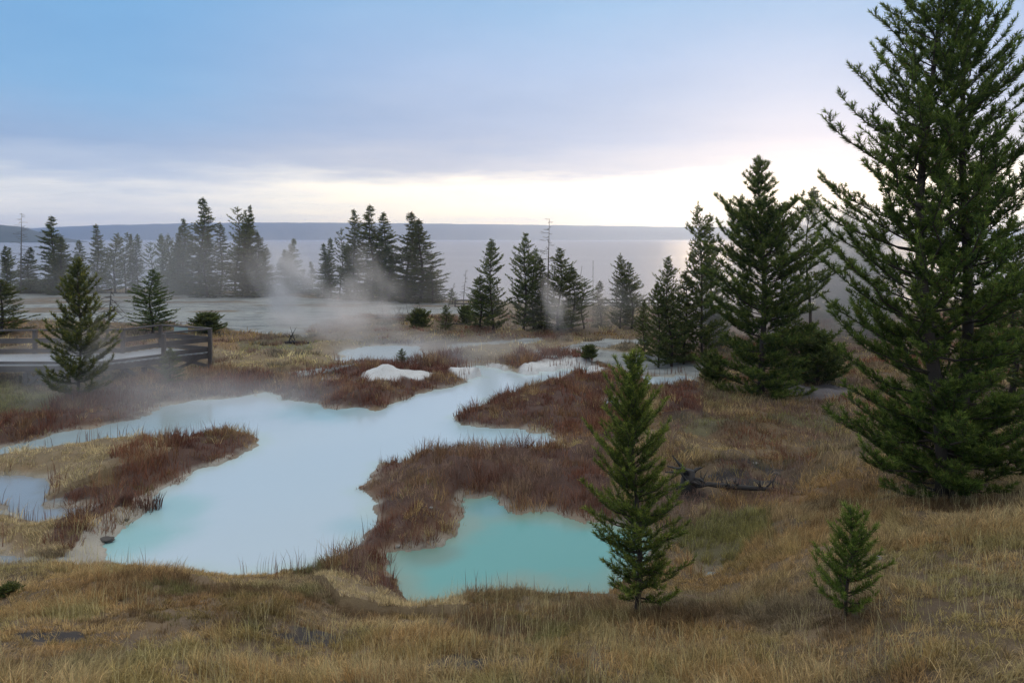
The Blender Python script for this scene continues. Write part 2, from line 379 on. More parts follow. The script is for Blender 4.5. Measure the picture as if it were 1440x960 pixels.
# ------------------------------------------------------------------ lake and hills
def sheet(name, x0, x1, y0, y1, z, mat):
    me = bpy.data.meshes.new(name); me.from_pydata([(x0, y0, z), (x1, y0, z), (x1, y1, z), (x0, y1, z)], [], [(0, 1, 2, 3)]); me.materials.append(mat)
    return tag(link(name, me), kind='structure')
LAKE_Z = -2.0
sheet('lake_water', -8000, 8000, -1000, 5400, LAKE_Z, lakemat())
def hillmat(c1, c2, s):
    m, nt, out = newmat('forested_hill')
    tc = nt.nodes.new('ShaderNodeTexCoord'); f = noise(nt, tc.outputs['Object'], s, 8, .7)
    p = nt.nodes.new('ShaderNodeBsdfPrincipled'); sock(p, 'Roughness', .9); nt.links.new(ramp(nt, f, [(.35, c1), (.65, c2)]), p.inputs['Base Color'])
    nt.links.new(p.outputs[0], out.inputs[0]); return m
def hill(name, Y, depth, prof, mat, amp, seed, nx=700):
    us = np.linspace(prof[0][0], prof[-1][0], nx)
    top = np.interp(us, [p[0] for p in prof], [p[1] for p in prof])
    xs = (us - 720) / F * Y; hz = CAMH + (V0 - top) / F * Y
    rows = np.array([0, .12, .25, .4, .55, .7, .85, 1, 1.3]); prof_h = np.array([0, .35, .6, .8, .92, 1, .97, .9, 0])
    V = []
    for r, ph in zip(rows, prof_h):
        y = Y - depth * .7 + r * depth + 0 * xs
        zz = LAKE_Z - 1 + (hz - LAKE_Z + 1) * ph * (1 + amp * (fbm(xs * .0012 * 4000 / Y + r * 3, y * .001 + r * 7, 4, seed) - .5))
        zz = zz + (ph > .1) * (fbm(xs * .02 * 4000 / Y, y * .02, 3, seed + 3) - .5) * Y * .0011
        V.append(np.stack([xs * (y / Y), y, zz], 1))
    V = np.concatenate(V); i = np.arange((len(rows) - 1) * (nx - 1)); a = (i // (nx - 1)) * nx + i % (nx - 1)
    me = npmesh(name, V, np.stack([a, a + 1, a + nx + 1, a + nx], 1).ravel(), np.full(len(i), 4), None, True, mat)
    tag(link(name, me), kind='structure')
hill('far_hills', 3900, 1100, [(-1500, 326), (-300, 321), (0, 322), (60, 320), (150, 316), (350, 313), (560, 314), (760, 316), (960, 319), (1200, 321), (1500, 322), (2600, 328)], hillmat((.02, .035, .035), (.04, .06, .055), .01), .10, 60)
hill('near_hill', 1500, 420, [(-2200, 300), (-600, 306), (-200, 312), (0, 316), (30, 319), (55, 326), (85, 333), (110, 338), (130, 341)], hillmat((.02, .032, .022), (.045, .06, .04), .03), .03, 70)

# ------------------------------------------------------------------ trees
def grow(seed, H, prof, spacing=.3, per=5, a0=.1, a1=.35, b=.3, r0=.09, tw_sp=.12, tw_len=.42, sub=False, nl=.055, nw=.007, dens=150,
         start=.06, base=(.055, .085, .03), tip=(.12, .15, .04), gap=.06, wood_min=.012, jitter=.2, droop=0.0, lean=(0, 0), twwood=True, tipbias=.28, ang=.75, lowd=1.0):
    """returns (wood MB, needle verts, needle cols) of a conifer standing on its origin"""
    rg = random.Random(seed); W = MB()
    def axis(z):
        t = z / H
        return Vector((lean[0] * t + .015 * H * math.sin(t * 7 + seed), lean[1] * t + .012 * H * math.cos(t * 6 + seed * 2), z)) - Vector((.0, .012 * H * math.cos(seed * 2), 0)) - Vector((.015 * H * math.sin(seed), 0, 0)) * 1.0
    n = 14
    W.tube([axis(H * i / n) - Vector((0, 0, .25 if i == 0 else 0)) for i in range(n + 1)], [max(r0 * (1 - i / n) ** .85 * (1.25 if i == 0 else 1), .006) for i in range(n + 1)], 8)
    tw = []                                    # twigs: p0, dir, length, weight of tip colour
    pt, pr = [p[0] for p in prof], [p[1] for p in prof]
    z = H * start; rot = rg.random() * 6
    while z < H * .985:
        t = z / H; rmax = float(np.interp(t, pt, pr))
        k = max(3, per + rg.randint(-1, 1)); rot += 1.1 + rg.random()
        for j in range(k):
            if rg.random() < gap: continue
            az = rot + j * 2 * math.pi / k + rg.uniform(-.4, .4)
            L = rmax * rg.uniform(1 - jitter * 1.5, 1 + jitter * 1.1)
            if L < .04: continue
            out = Vector((math.cos(az), math.sin(az), 0)); aa = a0 + (a1 - a0) * t + rg.uniform(-.18, .18)
            p0 = axis(z + rg.uniform(-.4, .4) * spacing)
            side = Vector((-out.y, out.x, 0)); bend = rg.uniform(-.25, .25); ph = rg.uniform(0, 6)
            def P(s): return p0 + out * L * s * (1 - .08 * s) + side * L * (bend * s * s + .05 * math.sin(s * 9 + ph)) + Vector((0, 0, L * (.035 * math.sin(s * 8 + ph * 2) * s + aa * s + b * s * s - droop * math.sin(s * math.pi) * .3)))
            m = 5; br = max(.010 * L + .004, .004)
            W.tube([P(i / m) for i in range(m + 1)], [br * (1 - .8 * i / m) for i in range(m + 1)], 4 if L > .5 else 3)
            # needle bearing outer part of the branch itself
            segs = max(2, int(L * .7 / .25)); s0 = .25 if L > 1 else .12
            for i in range(segs):
                sa, sb = s0 + (1 - s0) * i / segs, s0 + (1 - s0) * (i + 1) / segs
                q0, q1 = P(sa), P(sb); d = q1 - q0; tw.append((q0, d.normalized(), d.length * 1.02, sb ** 3))
            nt_ = max(2, int(L / tw_sp))
            for i in range(nt_):
                s = .16 + .8 * (i + rg.random() * .8) / nt_
                if s > .97 or rg.random() < .05: continue
                q = P(s); tan = (P(s + .02) - q).normalized()
                sg = 1 if i % 2 else -1
                tl = tw_len * (1 - .5 * s) * min(1, .25 + L * .8) * rg.uniform(.6, 1.25)
                if s < .35: tl *= 1.15
                d = (tan * 1.0 + side * sg * rg.uniform(.6, 1.15) * ang / .75 + Vector((0, 0, rg.uniform(.0, .35) + tipbias))).normalized()
                e = q + d * tl
                if twwood: W.tube([q, q + d * tl * .5, e + Vector((0, 0, tl * .1))], [max(.004, br * .35), max(.003, br * .25), .002], 3)
                tw.append((q + d * tl * .12, d, tl, .8))
                if sub and tl > .14:
                    for c in range(int(tl / .085)):
                        sc_ = (c + .6) * .085
                        if sc_ > tl * .95: break
                        s2 = 1 if c % 2 else -1
                        perp = d.cross(Vector((0, 0, 1))).normalized()
                        d2 = (d + perp * s2 * rg.uniform(.6, 1.1) + Vector((0, 0, rg.uniform(.1, .5)))).normalized()
                        tw.append((q + d * sc_, d2, rg.uniform(.10, .17), .95))
        z += spacing * rg.uniform(.75, 1.25) * (1 - .35 * t) * (lowd if t < .17 else 1)
    # leader shoots
    tw.append((axis(H * .93), Vector((0, 0, 1)), H * .075, .9))
    rs = np.random.RandomState(seed + 7)
    p0 = np.array([list(q[0]) for q in tw]); dr = np.array([list(q[1]) for q in tw]); ln = np.array([q[2] for q in tw]); wt = np.array([q[3] for q in tw])
    cnt = np.maximum(2, (ln * dens * rs.uniform(.8, 1.2, len(ln))).astype(int)); idx = np.repeat(np.arange(len(ln)), cnt); N = len(idx)
    t = rs.rand(N); D = dr[idx]; p = p0[idx] + D * (ln[idx] * t)[:, None]
    rv = rs.normal(size=(N, 3)); rv -= D * (rv * D).sum(1)[:, None]; rv /= np.linalg.norm(rv, axis=1)[:, None] + 1e-9
    rv[:, 2] += .15
    fw = .45 + .5 * t[:, None]
    nd_ = D * fw + rv * (1.05 - .45 * t[:, None]); nd_ /= np.linalg.norm(nd_, axis=1)[:, None]
    Ls = (nl * rs.uniform(.75, 1.2, N))[:, None]
    wv = np.cross(nd_, rs.normal(size=(N, 3))); wv /= np.linalg.norm(wv, axis=1)[:, None] + 1e-9
    wv *= nw * .5
    v = np.empty((N, 3, 3)); v[:, 0] = p - wv; v[:, 1] = p + wv; v[:, 2] = p + nd_ * Ls
    g = np.array(base) * (1 - 0) ; mixw = np.clip(wt[idx] * .25 + t * .6 + rs.uniform(-.25, .25, N), 0, 1)[:, None] ** 2
    tj = rs.uniform(.75, 1.3, len(ln))[idx][:, None]
    cc = (g * (1 - mixw) + np.array(tip) * mixw) * rs.uniform(.7, 1.25, (N, 1)) * tj
    old = (rs.rand(N, 1) < .02); cc = np.where(old, np.array([.16, .09, .04]), cc)
    return W, v.reshape(-1, 3), np.repeat(cc, 3, 0)
def tree_meshes(tag_, *a, **k):
    W, v, c = grow(*a, **k)
    return W.mesh(tag_ + '_trunk', M_BARK, True), npmesh(tag_ + '_crown', v, np.arange(len(v)), np.full(len(v) // 3, 3), c, False, M_NEEDLE)
def plant(name, meshes, loc, rz, sc, label, cat='tree', group=None):
    e = empty(name, loc, rz, sc); tag(e, label, cat, group)
    link('trunk', meshes[0], None, e); link('crown', meshes[1], None, e)
    return e

# --- distant kinds (normalised to a height of 8 m)
DK = dict(sub=False, nl=.15, nw=.055, dens=38, twwood=False)
GREEN = dict(base=(.06, .092, .036), tip=(.16, .18, .05))
OLIVE = dict(base=(.075, .11, .035), tip=(.19, .21, .055))
spr = [(.0, 1.15), (.1, 1.35), (.3, 1.15), (.5, .85), (.7, .6), (.85, .35), (.95, .14), (1, .05)]
nar = [(.0, .75), (.1, .85), (.3, .8), (.5, .62), (.7, .5), (.85, .3), (.95, .14), (1, .05)]
pin = [(.0, .9), (.1, 1.3), (.3, 1.4), (.5, 1.2), (.7, .85), (.85, .5), (.95, .2), (1, .06)]
FAR = {}
def far(key):
    if key in FAR: return FAR[key]
    k = key[0]; s = int(key[1:])
    if k == 's': r = tree_meshes('spruce', 100 + s, 8, spr, spacing=.25, per=8, a0=-.12, a1=.25, b=.12, droop=.25, tw_sp=.15, tw_len=.42, start=.03, tipbias=-.05, r0=.10, jitter=.42, gap=.2, **DK, **GREEN)
    if k == 'n': r = tree_meshes('spruce', 200 + s, 8, nar, spacing=.25, per=7, a0=-.2, a1=.25, b=.12, droop=.25, tw_sp=.14, tw_len=.34, start=.05, tipbias=-.05, r0=.08, jitter=.42, gap=.2, **DK, **GREEN)
    if k == 'p': r = tree_meshes('pine', 300 + s, 8, pin, spacing=.33, per=6, a0=.0, a1=.4, b=.3, tw_sp=.15, tw_len=.5, start=.05, r0=.09, jitter=.35, gap=.18, **DK, **OLIVE)
    if k == 't': r = tree_meshes('pine', 400 + s, 8, [(0, .3), (.35, .5), (.5, 1.0), (.7, .9), (.85, .6), (.95, .25), (1, .06)], spacing=.42, per=4, a0=.0, a1=.5, b=.3, tw_sp=.17, tw_len=.36, start=.34, r0=.08, jitter=.4, gap=.2, **DK, **OLIVE)
    if k == 'b': r = tree_meshes('bush', 500 + s, 8, [(0, 3.5), (.2, 4.2), (.5, 3.4), (.8, 1.8), (1, .4)], spacing=.7, per=8, a0=.1, a1=.9, b=.35, tw_sp=.32, tw_len=1.3, start=.03, r0=.25, jitter=.3, sub=False, nl=.5, nw=.2, dens=14, twwood=False, **OLIVE)
    FAR[key] = r; return r
TREES = [  # key, u, base row, top row, width in px, label
 ('n1', -40, 420, 318, 30, None),
 ('n0', 8, 418, 345, 22, 'slim conifer at the left edge of the shore trees, left of the bare spire'),
 ('p1', 14, 410, 348, 24, 'short dark pine right of the slim conifer at the left edge'),
 ('s2', 44, 412, 347, 34, 'round-bottomed dark conifer just right of the bare spire'),
 ('s0', 75, 413, 303, 48, 'tall dark spruce with jagged side branches left of the near misty pine'),
 ('s3', 88, 414, 332, 40, 'grey-green conifer leaning on the right side of the jagged dark spruce'),
 ('n2', 108, 412, 337, 26, 'thin pale conifer in mist right above the tip of the near young pine'),
 ('s1', 138, 412, 315, 34, 'pale misty conifer whose tip reaches the blue hill, alone over the water'),
 ('p2', 162, 412, 328, 40, 'broad misty pine left of the thin bare-stemmed pair'),
 ('t0', 177, 412, 327, 24, 'thin bare-stemmed pine left of the two twin tips near the second misty pine'),
 ('n3', 187, 413, 328, 16, 'left one of two pointed twin tips behind the second misty pine'),
 ('n4', 195, 413, 329, 26, 'right one of two pointed twin tips behind the second misty pine'),
 ('t1', 211, 412, 340, 22, 'small open-crowned pine with water showing on both sides'),
 ('p0', 226, 413, 328, 26, 'left half of a close pair of ragged pines left of the tall clump'),
 ('p3', 234, 413, 328, 28, 'right half of a close pair of ragged pines left of the tall clump'),
 ('s2', 252, 414, 318, 28, 'reddish-tipped thin spruce at the left side of the tall clump'),
 ('s3', 261, 414, 307, 38, 'narrow spruce with a pale tip left of the tallest shore spruce'),
 ('s0', 284, 415, 277, 54, 'tallest shore spruce with open jagged top above the hill line'),
 ('n2', 291, 418, 326, 36, 'light green young spruce in front of the tallest shore spruce'),
 ('n1', 309, 414, 313, 36, 'dark narrow spruce filling the gap right of the tallest shore spruce'),
 ('t2', 331, 414, 291, 36, 'open-topped pine at the left side of the massed wide clump'),
 ('n3', 341, 413, 294, 20, 'needle-thin spruce tip between the two tops of the wide clump'),
 ('s1', 347, 417, 306, 66, 'broad green spruce forming the body of the wide clump'),
 ('n0', 350, 414, 288, 24, 'thin brownish spruce tip at the right of the wide clump'),
 ('s3', 364, 417, 325, 38, 'misty spruce on the right slope of the wide clump'),
 ('n4', 378, 414, 347, 26, 'small pale spruce standing free right of the wide clump'),
 ('s0', 402, 414, 350, 32, 'steam-veiled spruce, left of a pale pair behind the drifting steam'),
 ('s2', 411, 413, 335, 34, 'steam-veiled pointed spruce, taller of a pale pair behind the drifting steam'),
 ('n1', 436, 413, 367, 16, 'tiny pointed spruce right of the pale steam-veiled pair'),
 ('n3', 426, 413, 378, 14, 'smallest faint spruce between the steam-veiled pair and the tiny pointed one'),
 ('s1', 456, 419, 342, 30, 'lower dark spruce at the left of the thin-stemmed pine'),
 ('n2', 466, 419, 334, 24, 'narrow spruce just left of the thin-stemmed pine'),
 ('t0', 478, 420, 321, 22, 'thin-stemmed pine with small dense top left of the gold-tipped spruces'),
 ('n4', 487, 420, 345, 26, 'short spruce tucked left of the gold-tipped spruces'),
 ('s3', 501, 421, 294, 44, 'left gold-tipped spruce of the three beside the gap'),
 ('s0', 523, 422, 287, 54, 'highest gold-tipped spruce, middle of the three beside the gap'),
 ('s2', 534, 422, 298, 50, 'right gold-tipped spruce of the three beside the gap'),
 ('n1', 548, 424, 342, 30, 'green lower spruce at the right foot of the three gold-tipped ones'),
 ('n3', 570, 426, 387, 20, 'little bright green spruce in front of the gap between the gold-tipped groups'),
 ('s0', 575, 424, 297, 60, 'tall gold-lit spruce right of the gap, its top the brightest'),
 ('s1', 591, 425, 308, 62, 'thick gold-lit spruce at the right side of the second group'),
 ('s2', 608, 426, 372, 30, 'low dark spruce at the right end of the second gold-lit group'),
 ('p1', 636, 428, 405, 16, 'tiny dark sapling on the shore beside the slanting bare twigs'),
 ('p0', 694, 464, 335, 48, 'open pine with bare lower trunk and tufted tip, left one over the lake'),
 ('p2', 674, 460, 386, 44, 'lower bushy pine leaning against the left side of the bare-trunked pine'),
 ('p1', 736, 464, 328, 50, 'pine with a knobbly round tip, the highest green one over the lake'),
 ('p3', 750, 462, 346, 40, 'dark pine close behind the right side of the knobbly-tipped one'),
 ('n2', 762, 462, 360, 26, 'narrow pine hidden between the knobbly-tipped pine and the grey snag'),
 ('p2', 785, 464, 348, 56, 'bright green broad pine right of the tall grey snag'),
 ('p0', 803, 462, 372, 44, 'wide low pine to the right of the bright green one, with gaps'),
 ('t1', 822, 462, 390, 30, 'open small pine in mist left of the thin bare pole'),
 ('n4', 845, 460, 394, 28, 'small pointed pine in mist right of the thin bare pole'),
 ('p3', 872, 462, 356, 40, 'taller hazy pine of the pale lone pair over the bright water'),
 ('p1', 888, 462, 369, 44, 'rounder hazy pine of the pale lone pair over the bright water'),
 ('p2', 905, 505, 420, 26, None),
 ('p0', 926, 517, 394, 40, 'dark pine with pointed tip left of the clump by the small stream'),
 ('p2', 944, 515, 360, 54, 'slender pine with sloping outline left of the clump by the small stream'),
 ('p1', 962, 512, 380, 60, 'full misty pine in the clump by the small stream'),
 ('p3', 988, 508, 284, 62, 'tall sunlit pine just left of the big knotted pine'),
 ('s1', 1003, 488, 300, 46, 'faint pale spruce between the tall sunlit pine and the big knotted pine'),
 ('t2', 1134, 500, 266, 60, 'slim open pine with bare stem just right of the big knotted pine'),
 ('p0', 1148, 452, 262, 54, 'pale glowing conifer dissolving in mist behind the slim open pine'),
 ('s2', 1108, 452, 306, 40, None),
 ('p2', 1196, 452, 288, 66, 'pale glowing conifer dissolving in mist close to the big twin pine'),
 ('s3', 1172, 452, 316, 44, 'low pale conifer in mist between the two glowing ones'),
 ('p1', 1230, 470, 330, 80, 'grey misty pine behind the left boughs of the big twin pine'),
 ('p3', 1120, 530, 440, 80, 'dark low pine in shade behind the right foot of the knotted pine'),
 ('b1', 1150, 535, 470, 80, 'dark bushy young pine in shade between the knotted pine and the twin pine'),
 ('p2', 1420, 560, 330, 120, 'dim pine behind the right side of the big twin pine'),
 ('p1', 1520, 540, 300, 110, None),
 ('s2', -80, 430, 335, 36, None),
]
def place_trees():
    rg = random.Random(4)
    for key, u, vb, vt, w, lab in TREES:
        if lab is None and not (0 < u < 1440): 
            lab = 'conifer beyond the %s edge of the view' % ('left' if u < 0 else 'right') + (' nearer the shore' if vb < 425 else ' among the grass')
        elif lab is None:
            lab = 'small grey conifer half hidden beside the stream clump' if u < 1000 else 'misty spruce behind the right shoulder of the knotted pine'
        x, y, z = ground(u, vb); Hh = CAMH + (V0 - vt) / F * y - z
        m = far(key); width = w / F * y
        nat = {'s': 2.6, 'n': 1.8, 'p': 2.9, 't': 2.0, 'b': 8.5}[key[0]]
        sz = Hh / 8; sx = width / nat * 1.12
        nm = 'pine_tree' if key[0] in 'ptb' else 'spruce_tree'
        g = 'conifers along the lake shore' if y > 55 else 'young conifers in the basin'
        e = plant(nm, m, (x, y, z - .05), rg.random() * 6.28, (sx, sx, sz), lab, 'tree', g); e.rotation_euler.x = rg.uniform(-.035, .035); e.rotation_euler.y = rg.uniform(-.035, .035)
place_trees()

# low pine bushes and saplings
def bush(key, u, vb, vt, w, lab, name='pine_bush', cat='shrub', nat=8.5, group='small pine bushes'):
    x, y, z = ground(u, vb); Hh = (vb - vt) / F * y; s = Hh / 8; sx = w / F * y / nat * 1.1
    return plant(name, far(key), (x, y, z - .03), u * .7, (sx, sx, s), lab, cat, group)
bush('b0', 292, 468, 442, 50, 'rounded pale green pine bush right of the boardwalk corner')
bush('b2', 42, 412, 395, 32, 'light green rounded bush at the foot of the left shore trees')
bush('b1', 62, 412, 400, 24, 'small dull green bush beside the light green one under the jagged spruce')
bush('b1', 590, 462, 437, 34, 'low spiky pine bush before the grey flat near bare twigs')
bush('b2', 655, 456, 432, 26, 'grey-green bush with bare twigs left of the open lakeside pines')
bush('b0', 828, 504, 486, 26, 'round pine bush alone on the straw grass past the steam vent')
bush('b2', 10, 838, 822, 34, 'tiny bright green seedling tuft at the left edge of the near bank')
bush('p3', 626, 464, 428, 24, 'young pine with sparse arms before the grey flat', 'pine_sapling', 'sapling', 2.9, 'pine saplings')
bush('p1', 565, 513, 489, 17, 'tiny pale sapling at the edge of the far white pond', 'pine_sapling', 'sapling', 2.9, 'pine saplings')
bush('b1', 1002, 540, 502, 44, 'dark green bushy seedling at the left foot of the knotted pine')
bush('p0', 2, 470, 392, 70, 'dark misty pine cut by the left edge behind the railing', 'pine_tree', 'tree', 2.9, 'young conifers in the basin')
bush('p2', 215, 468, 378, 58, 'misty young pine standing just behind the boardwalk railing', 'pine_tree', 'tree', 2.9, 'young conifers in the basin')
bush('p1', 240, 540, 488, 34, 'small conifer growing against the boardwalk corner post', 'pine_sapling', 'sapling', 2.9, 'pine saplings')

# --- near trees, each grown for itself
def near_tree(name, u, vb, vt, label, cat='tree', rz=0, **k):
    x, y, z = ground(u, vb); H = CAMH + (V0 - vt) / F * y - z
    prof = [(t, r) for t, r in k.pop('prof')]
    return plant(name, tree_meshes(name, k.pop('seed'), H, prof, **k), (x, y, z - .03), rz, None, label, cat), (x, y, z, H)
near_tree('pine_tree', 110, 556, 363, 'young olive pine rising through mist in front of the timber boardwalk', seed=11, rz=1,
          prof=[(0, 1.1), (.1, 1.25), (.3, 1.15), (.5, .85), (.7, .6), (.85, .3), (1, .05)], spacing=.25, per=6, a0=.0, a1=.7, b=.38, tw_sp=.14, tw_len=.3, tipbias=.55, nl=.12, nw=.022, dens=130, r0=.05, start=.03, sub=False,
          base=(.065, .10, .03), tip=(.26, .27, .06), gap=.05)
near_tree('pine_tree', 1070, 556, 220, 'big knotted dark pine with a narrow spire above dense drooping clumps', seed=23, rz=.5,
          prof=[(0, 1.7), (.05, 1.7), (.12, 1.1), (.22, 1.3), (.34, 2.3), (.44, 2.0), (.52, 2.2), (.60, 1.35), (.70, 1.35), (.78, .6), (.9, .4), (1, .05)], spacing=.27, per=6, a0=-.05, a1=.5, b=.3, tw_sp=.16, tw_len=.45, tipbias=.6, sub=True, nl=.12, nw=.022, dens=120, r0=.12, start=.01,
          base=(.05, .088, .024), tip=(.22, .25, .05), gap=.14, jitter=.42)
near_tree('pine_tree', 895, 862, 492, 'young bright green pine standing on the bank before the turquoise pool', seed=35, rz=2.2,
          prof=[(0, .6), (.06, .68), (.25, .74), (.42, .66), (.62, .50), (.78, .34), (.9, .18), (1, .04)], spacing=.145, per=7, a0=-.08, a1=.8, b=.36, tw_sp=.085, tw_len=.21, tipbias=.6, sub=False, nl=.065, nw=.010, dens=270, r0=.042, start=.07,
          base=(.075, .125, .03), tip=(.32, .37, .07), gap=.06, jitter=.3, lean=(.05, 0))
near_tree('pine_sapling', 1190, 868, 708, 'knee-high bright green pine sapling in the dry grass at lower right', 'sapling', seed=47, rz=.3,
          prof=[(0, .34), (.1, .38), (.3, .37), (.5, .30), (.7, .22), (.88, .08), (1, .02)], spacing=.11, per=6, a0=.0, a1=.7, b=.4, tw_sp=.08, tw_len=.13, tipbias=.55, sub=False, nl=.06, nw=.008, dens=330, r0=.02, start=.09,
          base=(.09, .17, .035), tip=(.26, .36, .07), gap=.05, jitter=.28, lean=(.06, 0))
# twin-trunked pine
def twin():
    x, y, z = ground(1330, 700)
    e = empty('pine_tree', (x, y, z - .05)); tag(e, 'huge dark twin-trunked pine filling the right edge and cut by the top', 'tree')
    K = dict(lowd=.5, spacing=.33, per=5, tw_sp=.17, tw_len=.36, tipbias=.6, sub=True, nl=.085, nw=.016, dens=185, base=(.062, .105, .028), tip=(.22, .29, .055), gap=.10, jitter=.24)
    a = tree_meshes('pine', 58, 9.3, [(0, 1.3), (.06, 1.85), (.13, 1.65), (.18, 1.4), (.26, 1.85), (.37, 2.05), (.5, 1.65), (.6, 1.35), (.7, 1.15), (.8, .95), (.9, .55), (1, .06)], a0=-.14, a1=.75, b=.38, r0=.13, start=.015, lean=(-.05, 0), **K)
    b_ = tree_meshes('pine', 69, 9.0, [(0, 1.3), (.06, 1.7), (.16, 1.4), (.26, 1.6), (.4, 1.6), (.5, 1.4), (.62, 1.2), (.75, .95), (.88, .5), (1, .06)], a0=-.12, a1=.75, b=.38, r0=.12, start=.02, lean=(.35, .1), **K)
    for m, off, rz in ((a, (-.02, 0, 0), .4), (b_, (.30, .35, 0), 1.0)):
        for nm, me in zip(('trunk', 'crown'), m):
            o = link(nm, me, None, e); o.location = off; o.rotation_euler = (0, 0, rz * 0)
twin()
near_tree('pine_sapling', 1452, 620, 570, 'green sapling tip poking in at the right edge above the grass', 'sapling', seed=77, prof=[(0, .5), (.3, .5), (.7, .3), (1, .03)], spacing=.12, per=5, a0=.1, a1=.8, b=.3, tw_sp=.08, tw_len=.2, nl=.05, nw=.006, dens=150, r0=.02, base=(.05, .09, .025), tip=(.14, .18, .045))

# --- dead trees
def snag(u, vb, vt, label, seed, br=1.0, lean=0.0, n=26, from_=.25, droop=-.25, rad=.055, name='dead_tree'):
    x, y, z = ground(u, vb); H = CAMH + (V0 - vt) / F * y - z; rg = random.Random(seed); W = MB()
    ax = lambda t: Vector((lean * t, 0, H * t - .1))
    W.tube([ax(i / 8) for i in range(9)], [max(rad * (1 - i / 8.5), .012) for i in range(9)], 6)
    e = empty(name, (x, y, z)); tag(e, label, 'dead tree', 'bare dead trees')
    B = W
    for k in range(n):
        t = from_ + (1 - from_) * (k + rg.random()) / n; L = br * (1.15 - t) * rg.uniform(.5, 1.3); az = rg.random() * 6.28
        o = Vector((math.cos(az), math.sin(az) * .7, 0)); p = ax(t)
        pts = [p, p + o * L * .5 + Vector((0, 0, droop * L * .3 + rg.uniform(-.1, .2) * L)), p + o * L + Vector((0, 0, droop * L + rg.uniform(-.1, .5) * L))]
        B.tube(pts, [.02, .014, .008], 4)
        for c in range(3):
            q = pts[1].lerp(pts[2], c / 3); B.tube([q, q + (o + Vector((rg.uniform(-1, 1), rg.uniform(-1, 1), rg.uniform(-.6, .6)))) * L * .25], [.009, .005], 3)
    B.build('trunk', M_SNAG, e, True)
snag(29, 413, 298, 'bare grey spire with short twiggy branches over the left shore trees', 1, 1.6, .1, 60, .1, -.2, .09)
snag(769, 462, 305, 'tall bare grey snag with drooping twigs behind the lakeside pines', 2, 1.7, .15, 34, .35, -.25, .07)
snag(651, 431, 377, 'thin bare dead pole standing alone on the shore', 3, .7, .25, 22, .3, -.1, .045)
snag(834, 455, 364, 'thin smooth bare pole among the small misty pines', 4, .2, 0, 10, .3, .1, .03)
snag(806, 458, 372, 'leaning thin bare pole right of the broad green pine', 5, .2, .55, 8, .3, .1, .03)
snag(630, 431, 396, 'slanting bare twiggy stem beside the tiny shore sapling', 6, .5, .5, 16, .2, .3, .03)
snag(150, 482, 402, 'misty dead tree with sagging fine branches behind the boardwalk', 7, 1.5, .25, 44, .2, -.5, .08)
snag(-70, 405, 300, 'bare spire beyond the left edge of the view', 8, 1.2, .1, 30, .1, -.2, .09)

def deadfall(u, v, label, seed, L, branches, up=.5, mat=None, rz=0, name='fallen_log', cat='log', rad=.09):
    x, y, z = ground(u, v); rg = random.Random(seed); W = MB()
    W.tube([(-L * .5, 0, .05), (-L * .2, .05, .09), (L * .15, -.04, .08), (L * .5, .05, .03)], [rad, rad * .9, rad * .75, rad * .4], 8)
    for k in range(branches):
        t = rg.uniform(-.45, .45) * L; l = up * rg.uniform(.5, 1.2); d = Vector((rg.uniform(-.7, .7), rg.uniform(-.7, .7), rg.uniform(.3, 1))).normalized()
        p = Vector((t, 0, .06)); m = p + d * l * .5 + Vector((rg.uniform(-.1, .1), 0, 0)); e = p + d * l + Vector((rg.uniform(-.2, .2) * l, rg.uniform(-.2, .2) * l, .1 * l))
        W.tube([p, m, e], [rad * .35, rad * .22, rad * .08], 5)
        for c in range(2):
            dd = Vector((rg.uniform(-1, 1), rg.uniform(-1, 1), rg.uniform(-.1, 1))).normalized(); W.tube([m, m + dd * l * .35], [rad * .14, rad * .05], 4)
    o = W.build(name, mat or M_CHAR, None, True); o.location = (x, y, z); o.rotation_euler = (0, 0, rz)
    return tag(o, label, cat)
deadfall(418, 484, 'low charred log with two upright prongs beside the steaming flat', 1, 1.3, 4, .85)
deadfall(562, 448, 'tangle of bare grey branches at the edge of the grey flat', 2, 3.2, 26, 1.0, M_SNAG, .1, 'dead_branch', 'branches', .05)
deadfall(648, 458, 'dark twiggy brushwood beside the grey-green bush at the lakeside pines', 3, 2.4, 24, .7, M_SNAG, 0, 'dead_branch', 'branches', .05)
deadfall(524, 446, 'arched thin fallen branch veiled by steam on the flat', 5, 2.6, 12, .9, M_SNAG, .3, 'dead_branch', 'branches', .03)
deadfall(1030, 690, 'long dark fallen log lying in the mud right of the young pine', 4, 2.3, 12, .3, M_CHAR, -.1, rad=.07)
# root plate / stump
def stump():
    x, y, z = ground(968, 690); rg = random.Random(9); W = MB()
    W.tube([(0, 0, -.1), (0, 0, .22), (.03, 0, .42)], [.2, .15, .1], 9)
    for k in range(16):
        az = rg.random() * 6.28; d = Vector((math.cos(az), math.sin(az), rg.uniform(-.1, 1.3))).normalized(); l = rg.uniform(.3, .6)
        p = Vector((0, 0, rg.uniform(.05, .35))); W.tube([p, p + d * l * .55 + Vector((0, 0, .04)), p + d * l + Vector((rg.uniform(-.12, .12), 0, rg.uniform(-.05, .12)))], [.055, .035, .01], 5)
    o = W.build('tree_stump', M_CHAR, None, True); o.location = (x, y, z); tag(o, 'splintered dark stump with jagged roots just right of the young bright pine', 'stump')
stump()
